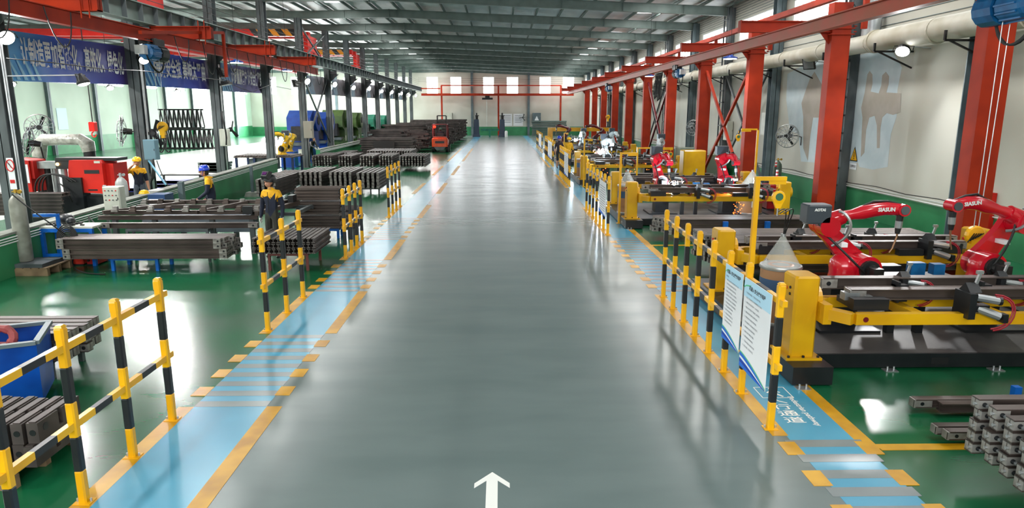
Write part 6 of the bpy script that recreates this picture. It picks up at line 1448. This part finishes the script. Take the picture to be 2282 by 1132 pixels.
p = aY(1143, 267, 93.95); notice((p.x-.75, 93.98, p.z), 1.3, 1.6, 'y', 'white notice sheet on the far wall, left of the pair', M_paper, 4, M_inkb); notice((p.x+.72, 93.98, p.z), 1.3, 1.6, 'y', 'white notice sheet on the far wall, right of the pair', M_paper, 4, M_inkb)
p = aY(1196, 265, 93.8); cabinet('wall_box', p.x, 93.8, p.z-.5, 1.1, .3, 1.3, M_bsteel, 'grey electric box with triangle mark on the far wall')
MB().add([(p.x-.3, 93.63, p.z-.2), (p.x+.3, 93.63, p.z-.2), (p.x, 93.63, p.z+.4)], [(0, 1, 2)]).build('triangle_mark', M_paper, [o for o in bpy.data.objects if o.name.startswith('wall_box')][-1], fix=False)
p = aY(995, 262, 90); cabinet('wall_box', p.x, 93.8, p.z-.5, .9, .3, 1.1, M_offw, 'small box on the far wall above the beam heap')
# ---- forklift with driver
FX, FY = -4.86, 54.6
t = thing('forklift', (FX, FY, 0), 'orange forklift with a red beacon seen from behind by the beam heap', 'forklift')
MB().bbox(FX-.62, FX+.62, FY, FY+.55, .45, 1.15, .10).bx(FX-.5, FX+.5, FY+.05, FY+.5, 1.15, 1.22).build('counterweight', M_orange, t)
MB().bx(FX-.36, FX+.36, FY-.01, FY+.05, .72, .90).build('grille', M_blk, t); MB().prism([(FX-.5, .48), (FX+.5, .48), (FX+.3, .2), (FX-.3, .2)], 'y', FY+.02, FY+.5).build('rear_plate', M_dsteel, t)
MB().bx(FX-.58, FX+.58, FY+.5, FY+2.2, .35, .95).build('body', M_orange, t)
for sx in (-1, 1):
    for yy, r in ((FY+.45, .29), (FY+2.0, .34)): MB().cyl((FX+sx*.44, yy, r), (FX+sx*.66, yy, r), r, n=18).build('wheel', M_rub, t)
g = MB()
for sx in (-.55, .55): g.bar((FX+sx, FY+.35, 1.15), (FX+sx, FY+.45, 2.15), .06).bar((FX+sx, FY+1.9, .95), (FX+sx, FY+1.5, 2.15), .06).bar((FX+sx, FY+.4, 2.17), (FX+sx, FY+1.6, 2.17), .06)
for k in range(6): g.bar((FX-.55, FY+.4+.24*k, 2.18), (FX+.55, FY+.4+.24*k, 2.18), .035)
g.build('overhead_guard', M_maroon, t)
m_ = MB()
for sx in (-.36, .36): m_.bx(FX+sx-.05, FX+sx+.05, FY+2.35, FY+2.5, .1, 2.85)
for z in (.4, 1.3, 2.3, 2.8): m_.bx(FX-.36, FX+.36, FY+2.38, FY+2.46, z, z+.08)
m_.bx(FX-.5, FX+.5, FY+2.5, FY+2.56, .9, 1.5); m_.build('mast', M_blkm, t)
for sx in (-.3, .3): MB().bx(FX+sx-.06, FX+sx+.06, FY+2.5, FY+3.6, .12, .17).build('fork', M_blkm, t)
MB().cyl((FX-.42, FY+.42, 2.0), (FX-.42, FY+.40, 2.0), .11, n=14).ball((FX-.42, FY+.36, 2.0), .10, n=10).build('beacon', M_redl, t, smooth=True)
MB().bx(FX-.25, FX+.25, FY+.9, FY+1.35, .95, 1.08).bx(FX-.25, FX+.25, FY+.8, FY+.92, 1.05, 1.5).build('seat', M_blk, t)
l = bpy.data.lights.new('beacon_light', 'POINT'); l.energy = 30; l.color = (1, .12, .05); lo = bpy.data.objects.new('beacon_light', l); COL.objects.link(lo); lo.location = (-.42, -.1, 2.0); lo.parent = t

# ================================================================ PEOPLE
def person(name, loc, rz, label, pose=None, cloth=None, sc=1.0, head_dir=(0, -1, 0), head_tilt=0., hat=None, extras=None, hands=True, seated=False, skirt=True):
    """figure facing -Y in its own frame; joints in metres"""
    P = dict(pelvis=(0, 0, .96), waist=(0, .005, 1.08), chest=(0, 0, 1.30), neck0=(0, .015, 1.45), neck1=(0, 0, 1.53),
             shL=(.165, .01, 1.40), shR=(-.165, .01, 1.40), elL=(.23, .03, 1.13), elR=(-.23, .03, 1.13), wrL=(.24, -.05, .89), wrR=(-.24, -.05, .89),
             hpL=(.085, 0, .93), hpR=(-.085, 0, .93), knL=(.10, -.02, .51), knR=(-.10, -.02, .51), anL=(.10, .03, .10), anR=(-.10, .03, .10), toL=(.12, -.13, .045), toR=(-.12, -.13, .045))
    P.update(pose or {}); P = {k: Vector(v) for k, v in P.items()}
    C = dict(torso=M_navy, yoke=M_ycl, arm=M_navy, forearm=M_navy, leg=M_navy, shin=M_navy, hand=M_skin, foot=M_blk, neck=M_skin); C.update(cloth or {})
    names = list(P); verts = [P[n] for n in names]; rad = dict(pelvis=.125, waist=.115, chest=.135, neck0=.065, neck1=.052, shL=.072, shR=.072, elL=.052, elR=.052, wrL=.036, wrR=.036, hpL=.095, hpR=.095, knL=.068, knR=.068, anL=.05, anR=.05, toL=.042, toR=.042)
    R_ = [rad[n] for n in names]; reg = []
    E = [('pelvis', 'waist', 'torso'), ('waist', 'chest', 'torso'), ('chest', 'neck0', 'yoke'), ('neck0', 'neck1', 'neck')]
    for s_ in 'LR': E += [('chest', 'sh'+s_, 'yoke'), ('sh'+s_, 'el'+s_, 'arm'), ('el'+s_, 'wr'+s_, 'forearm'), ('pelvis', 'hp'+s_, 'leg'), ('hp'+s_, 'kn'+s_, 'leg'), ('kn'+s_, 'an'+s_, 'shin'), ('an'+s_, 'to'+s_, 'foot')]
    edges = [(names.index(a), names.index(b)) for a, b, _ in E]; segs = [(P[a], P[b], r, .5*(rad[a]+rad[b])) for a, b, r in E]
    if hands:
        for s_, sg in (('L', 1), ('R', -1)):
            w = P['wr'+s_]; d = (w-P['el'+s_]).normalized(); side = d.cross(Vector((1, 0, 0))); side = side.normalized() if side.length > .1 else Vector((0, 1, 0))
            palm = w+d*.055; verts.append(palm); R_.append(.034); ip = len(verts)-1; edges.append((names.index('wr'+s_), ip)); segs.append((w+d*.02, palm, 'hand', .034))
            inw = Vector((-sg, 0, 0)); inw = (inw-d*inw.dot(d)).normalized()
            for k, (off, L) in enumerate(((-.030, .060), (-.010, .072), (.010, .068), (.029, .052))):
                b = palm+side*off+d*.030; m_ = b+d*L*.5+inw*.008; e = b+d*L*.85+inw*.03; i0 = len(verts)
                verts += [b, m_, e]; R_ += [.011, .010, .008]; edges += [(ip, i0), (i0, i0+1), (i0+1, i0+2)]; segs += [(b, m_, 'hand', .01), (m_, e, 'hand', .01)]
            b = palm-side*.036-d*.02; m_ = b-side*.018+d*.03; e = m_+d*.028+inw*.015; i0 = len(verts)
            verts += [b, m_, e]; R_ += [.013, .011, .009]; edges += [(ip, i0), (i0, i0+1), (i0+1, i0+2)]; segs += [(b, m_, 'hand', .01), (m_, e, 'hand', .01)]
    me = bpy.data.meshes.new(name); me.from_pydata([tuple(v) for v in verts], edges, [])
    ob = bpy.data.objects.new(name, me); COL.objects.link(ob); md = ob.modifiers.new('skin', 'SKIN'); md.use_smooth_shade = True
    for i, sv in enumerate(me.skin_vertices[0].data): sv.radius = (R_[i], R_[i]); sv.use_root = (i == 0)
    sb = ob.modifiers.new('sub', 'SUBSURF'); sb.levels = 1; sb.render_levels = 1
    bpy.context.view_layer.update(); dg = bpy.context.evaluated_depsgraph_get()
    m2 = bpy.data.meshes.new_from_object(ob.evaluated_get(dg)); bpy.data.objects.remove(ob)
    mats = []; keys = list(C)
    w = MB(); w.v = [v.co.copy() for v in m2.vertices]; w.f = [list(p.vertices) for p in m2.polygons]
    for p in m2.polygons:
        c = p.center; best = None
        for a, b, r, q in segs:
            ab = b-a; t_ = max(0, min(1, (c-a).dot(ab)/max(ab.length_squared, 1e-9))); dd = (c-(a+ab*t_)).length/q
            if best is None or dd < best[0]: best = (dd, r)
        r = best[1]
        if r == 'arm' and c.z > P['shL'].z-.10 and not seated: r = 'yoke'
        if r == 'torso' and c.z > P['chest'].z+.02: r = 'yoke'
        w.m.append(keys.index(r))
    # head, one mesh with the body: skull, jaw, nose, ears, eye sockets
    hd = Vector(head_dir).normalized(); hc = P['neck1']+Vector((0, 0, .105))+hd*.015
    q = hd.to_track_quat('-Y', 'Z').to_matrix().to_4x4(); T = Matrix.Translation(hc) @ q @ Matrix.Rotation(-head_tilt, 4, 'X'); si = keys.index('neck'); w.mi = si
    w.ball((0, .012, .02), .092, (.84, 1.02, 1.1), 14, T); w.ball((0, -.022, -.045), .070, (.82, .95, 1.0), 12, T)
    w.cyl((0, -.085, .015), (0, -.112, -.022), .008, .015, 6, T); w.ball((-.078, .01, -.005), .020, (.5, .8, 1.3), 6, T); w.ball((.078, .01, -.005), .020, (.5, .8, 1.3), 6, T)
    w.box((0, -.092, -.058), (.045, .012, .010), T)
    o = w.build(name, [C[k] for k in keys], None, smooth=True, origin=(0, 0, 0), fix=False)
    for p in o.data.polygons: p.use_smooth = True
    tag(o, label, 'person', None, 'thing'); o.name = name
    ey = MB()
    for sx in (-1, 1): ey.ball((.030*sx, -.078, .018), .011, n=8, M=T)
    ey.build('eyes', M_ink, o, fix=False)
    hr = MB(); hr.ball((0, .022, .035), .097, (.86, 1.0, 1.05), 14, T); hr.ball((0, .05, -.02), .078, (.95, .8, 1.0), 10, T); hr.build('hair', M_hair, o, smooth=True)
    if hat in ('blue', 'yellow'):
        hm = MB(); pr_ = [(.118, .028), (.121, .045), (.117, .085), (.098, .125), (.058, .152), (.008, .160)]; hm.lathe((0, .012, 0), pr_, 18, 'z', T)
        hm.add([(.085*math.sin(a), .012-.10*math.cos(a)-.0, .036) for a in [-1.2+.24*k for k in range(11)]]+[(.105*math.sin(a), .012-.165*math.cos(a), .028) for a in [-1.2+.24*k for k in range(11)]], [(k, k+1, k+12, k+11) for k in range(10)], T)
        hm.box((0, .012, .152), (.022, .16, .014), T).tube([T @ Vector(v) for v in ((.09, -.01, .03), (.075, -.04, -.07), (0, -.06, -.118), (-.075, -.04, -.07), (-.09, -.01, .03))], .005, 5)
        hm.build('helmet', M_helb if hat == 'blue' else M_hely, o, smooth=True)
    if hat == 'mask':   # raised welding helmet
        hm = MB(); pr_ = [(.120, -.01), (.130, .03), (.128, .085), (.105, .135), (.06, .16), (.008, .167)]; hm.lathe((0, .015, 0), pr_, 18, 'z', T); hm.cyl((-.135, .01, .03), (.135, .01, .03), .03, n=10, M=T)
        T2 = T @ Matrix.Translation((0, -.02, .085)) @ Matrix.Rotation(-.50, 4, 'X')
        hm.add([(-.10, -.04, -.085), (.10, -.04, -.085), (.105, -.06, .10), (-.105, -.06, .10), (-.075, -.135, -.06), (.075, -.135, -.06), (.085, -.14, .065), (-.085, -.14, .065)], [(0, 3, 7, 4), (1, 5, 6, 2), (3, 2, 6, 7), (0, 4, 5, 1), (4, 7, 6, 5)], T2)
        hm.build('welding_mask', M_blk, o, smooth=True); MB().box((0, -.142, .005), (.105, .008, .065), T2).build('visor', mat('visor_purple', (.38, .18, .42), .15, .3), o)
    if extras: extras(o, T, P)
    o.location = loc; o.rotation_euler = (0, 0, rz); o.scale = (sc, sc, sc); return o
def collar(o, T, P):
    MB().tube([(.055*math.cos(a), .012-.05*math.sin(a), 1.475+.015*math.sin(a)) for a in [2*PI*i/14 for i in range(14)]], .014, 6, closed=True).build('collar', M_ycl, o, smooth=True)
    MB().bx(-.004, .004, -.142, -.132, 1.0, 1.42).build('zip', M_blk, o)
    text('badge', '安全', .035, frame_M((.085, -.136, 1.30), (1, 0, 0), (0, 0, 1)), M_ink, o, bold=.001)
# 1 worker with raised welding mask
person('person', (-5.02, 14.9, 0), math.radians(-12), 'person in navy and yellow jacket with raised black welding mask and white gloves', pose=dict(neck1=(0, -.03, 1.52), elL=(.235, .02, 1.13), wrL=(.26, -.07, .90), elR=(-.235, .03, 1.13), wrR=(-.25, -.03, .90), knL=(.11, -.10, .52), anL=(.11, .02, .10), toL=(.12, -.14, .045)),
       cloth=dict(leg=M_olv, shin=M_olv, hand=M_glove), sc=1.05, head_dir=(-.25, -1, -.15), head_tilt=.35, hat='mask', extras=collar)
def back_badge(o, T, P):
    collar(o, T, P); text('badge', '质', .05, frame_M((.10, .13, 1.30), (-1, 0, 0), (0, 0, 1)), M_ycl, o, bold=.002)
# 2 worker with blue helmet, facing left, hand forward
person('person', (-7.42, 17.5, 0), math.radians(-72), 'person in navy and yellow jacket with blue helmet, reaching one hand forward at the jig', pose=dict(chest=(0, -.05, 1.30), neck0=(0, -.06, 1.44), neck1=(0, -.10, 1.51), shL=(.165, -.03, 1.40), shR=(-.165, -.03, 1.40), elL=(.22, -.06, 1.14), wrL=(.17, -.27, .98), elR=(-.22, .02, 1.14), wrR=(-.20, -.14, .94)),
       cloth=dict(hand=M_skin), sc=1.06, head_dir=(.0, -1, -.35), head_tilt=.30, hat='blue', extras=back_badge)
# 3 worker in yellow helmet behind the low wall, arm raised to the face
def phone(o, T, P): MB().box((-.075, -.13, 1.60), (.03, .02, .12)).build('phone', M_white, o); collar(o, T, P)
person('person', (-11.0, 20.9, 0), math.radians(20), 'person with yellow helmet behind the low wall, raising an arm to the face', pose=dict(elR=(-.33, -.10, 1.32), wrR=(-.13, -.15, 1.52), elL=(.20, .0, 1.13)), cloth=dict(leg=mat('jeans_grey', (.34, .38, .44), .85), shin=mat('jeans_grey', (.34, .38, .44), .85), forearm=M_skin), sc=1.04, head_dir=(.2, -1, 0), hat='yellow', extras=phone)
# 4,5 workers by the third right fence
person('person', (3.28, 39.0, 0), math.radians(15), 'person in dark shirt and shorts with blue cap standing by the third right fence', pose=dict(elL=(.24, -.02, 1.14)), cloth=dict(yoke=mat('shirt_dark', (.16, .13, .18), .8), torso=mat('shirt_dark', (.16, .13, .18), .8), arm=mat('shirt_dark', (.16, .13, .18), .8), forearm=M_skin, leg=mat('shorts_dark', (.13, .14, .16), .8), shin=M_skin), sc=1.03, head_dir=(-.3, -1, -.1), hat='blue')
def facemask(o, T, P): MB().ball((0, -.045, -.05), .066, (.9, .9, .75), 10, T).build('face_mask', M_white, o, smooth=True)
person('person', (3.78, 38.4, 0), math.radians(10), 'person in yellow jacket with yellow helmet and white face mask behind the third right fence', cloth=dict(torso=M_ycl, yoke=M_ycl, arm=M_ycl), sc=1.0, hat='yellow', extras=facemask)
# 6 forklift driver, seated
person('person', (FX, FY+1.15, .12), math.radians(180), 'person in dark blue with green cap driving the forklift, seen from behind', pose=dict(knL=(.13, -.42, .88), knR=(-.13, -.42, .88), anL=(.13, -.50, .50), anR=(-.13, -.50, .50), toL=(.13, -.66, .45), toR=(-.13, -.66, .45), elL=(.25, -.14, 1.16), wrL=(.14, -.36, 1.20), elR=(-.25, -.14, 1.16), wrR=(-.14, -.36, 1.20)), cloth=dict(yoke=M_navy), sc=1.0, hat=None,
       extras=lambda o, T, P: MB().lathe((0, .012, 0), [(.112, .02), (.118, .05), (.10, .12), (.05, .15), (.01, .155)], 16, 'z', T).build('cap', mat('cap_green', (.22, .45, .38), .7), o, smooth=True))
# 7 operator by the presses
person('person', (-11.9, 43.2, 0), math.radians(60), 'person in black bending by the small yellow robot behind the crossed braces', pose=dict(chest=(0, -.18, 1.24), neck0=(0, -.26, 1.36), neck1=(0, -.32, 1.40), shL=(.165, -.2, 1.32), shR=(-.165, -.2, 1.32), waist=(0, -.05, 1.07), elL=(.22, -.32, 1.10), wrL=(.15, -.5, 1.0), elR=(-.22, -.32, 1.10), wrR=(-.15, -.5, 1.0)), cloth=dict(yoke=M_blk, torso=M_blk, arm=M_blk, forearm=M_blk, leg=M_blk, shin=M_blk, hand=M_glove), sc=1.0)
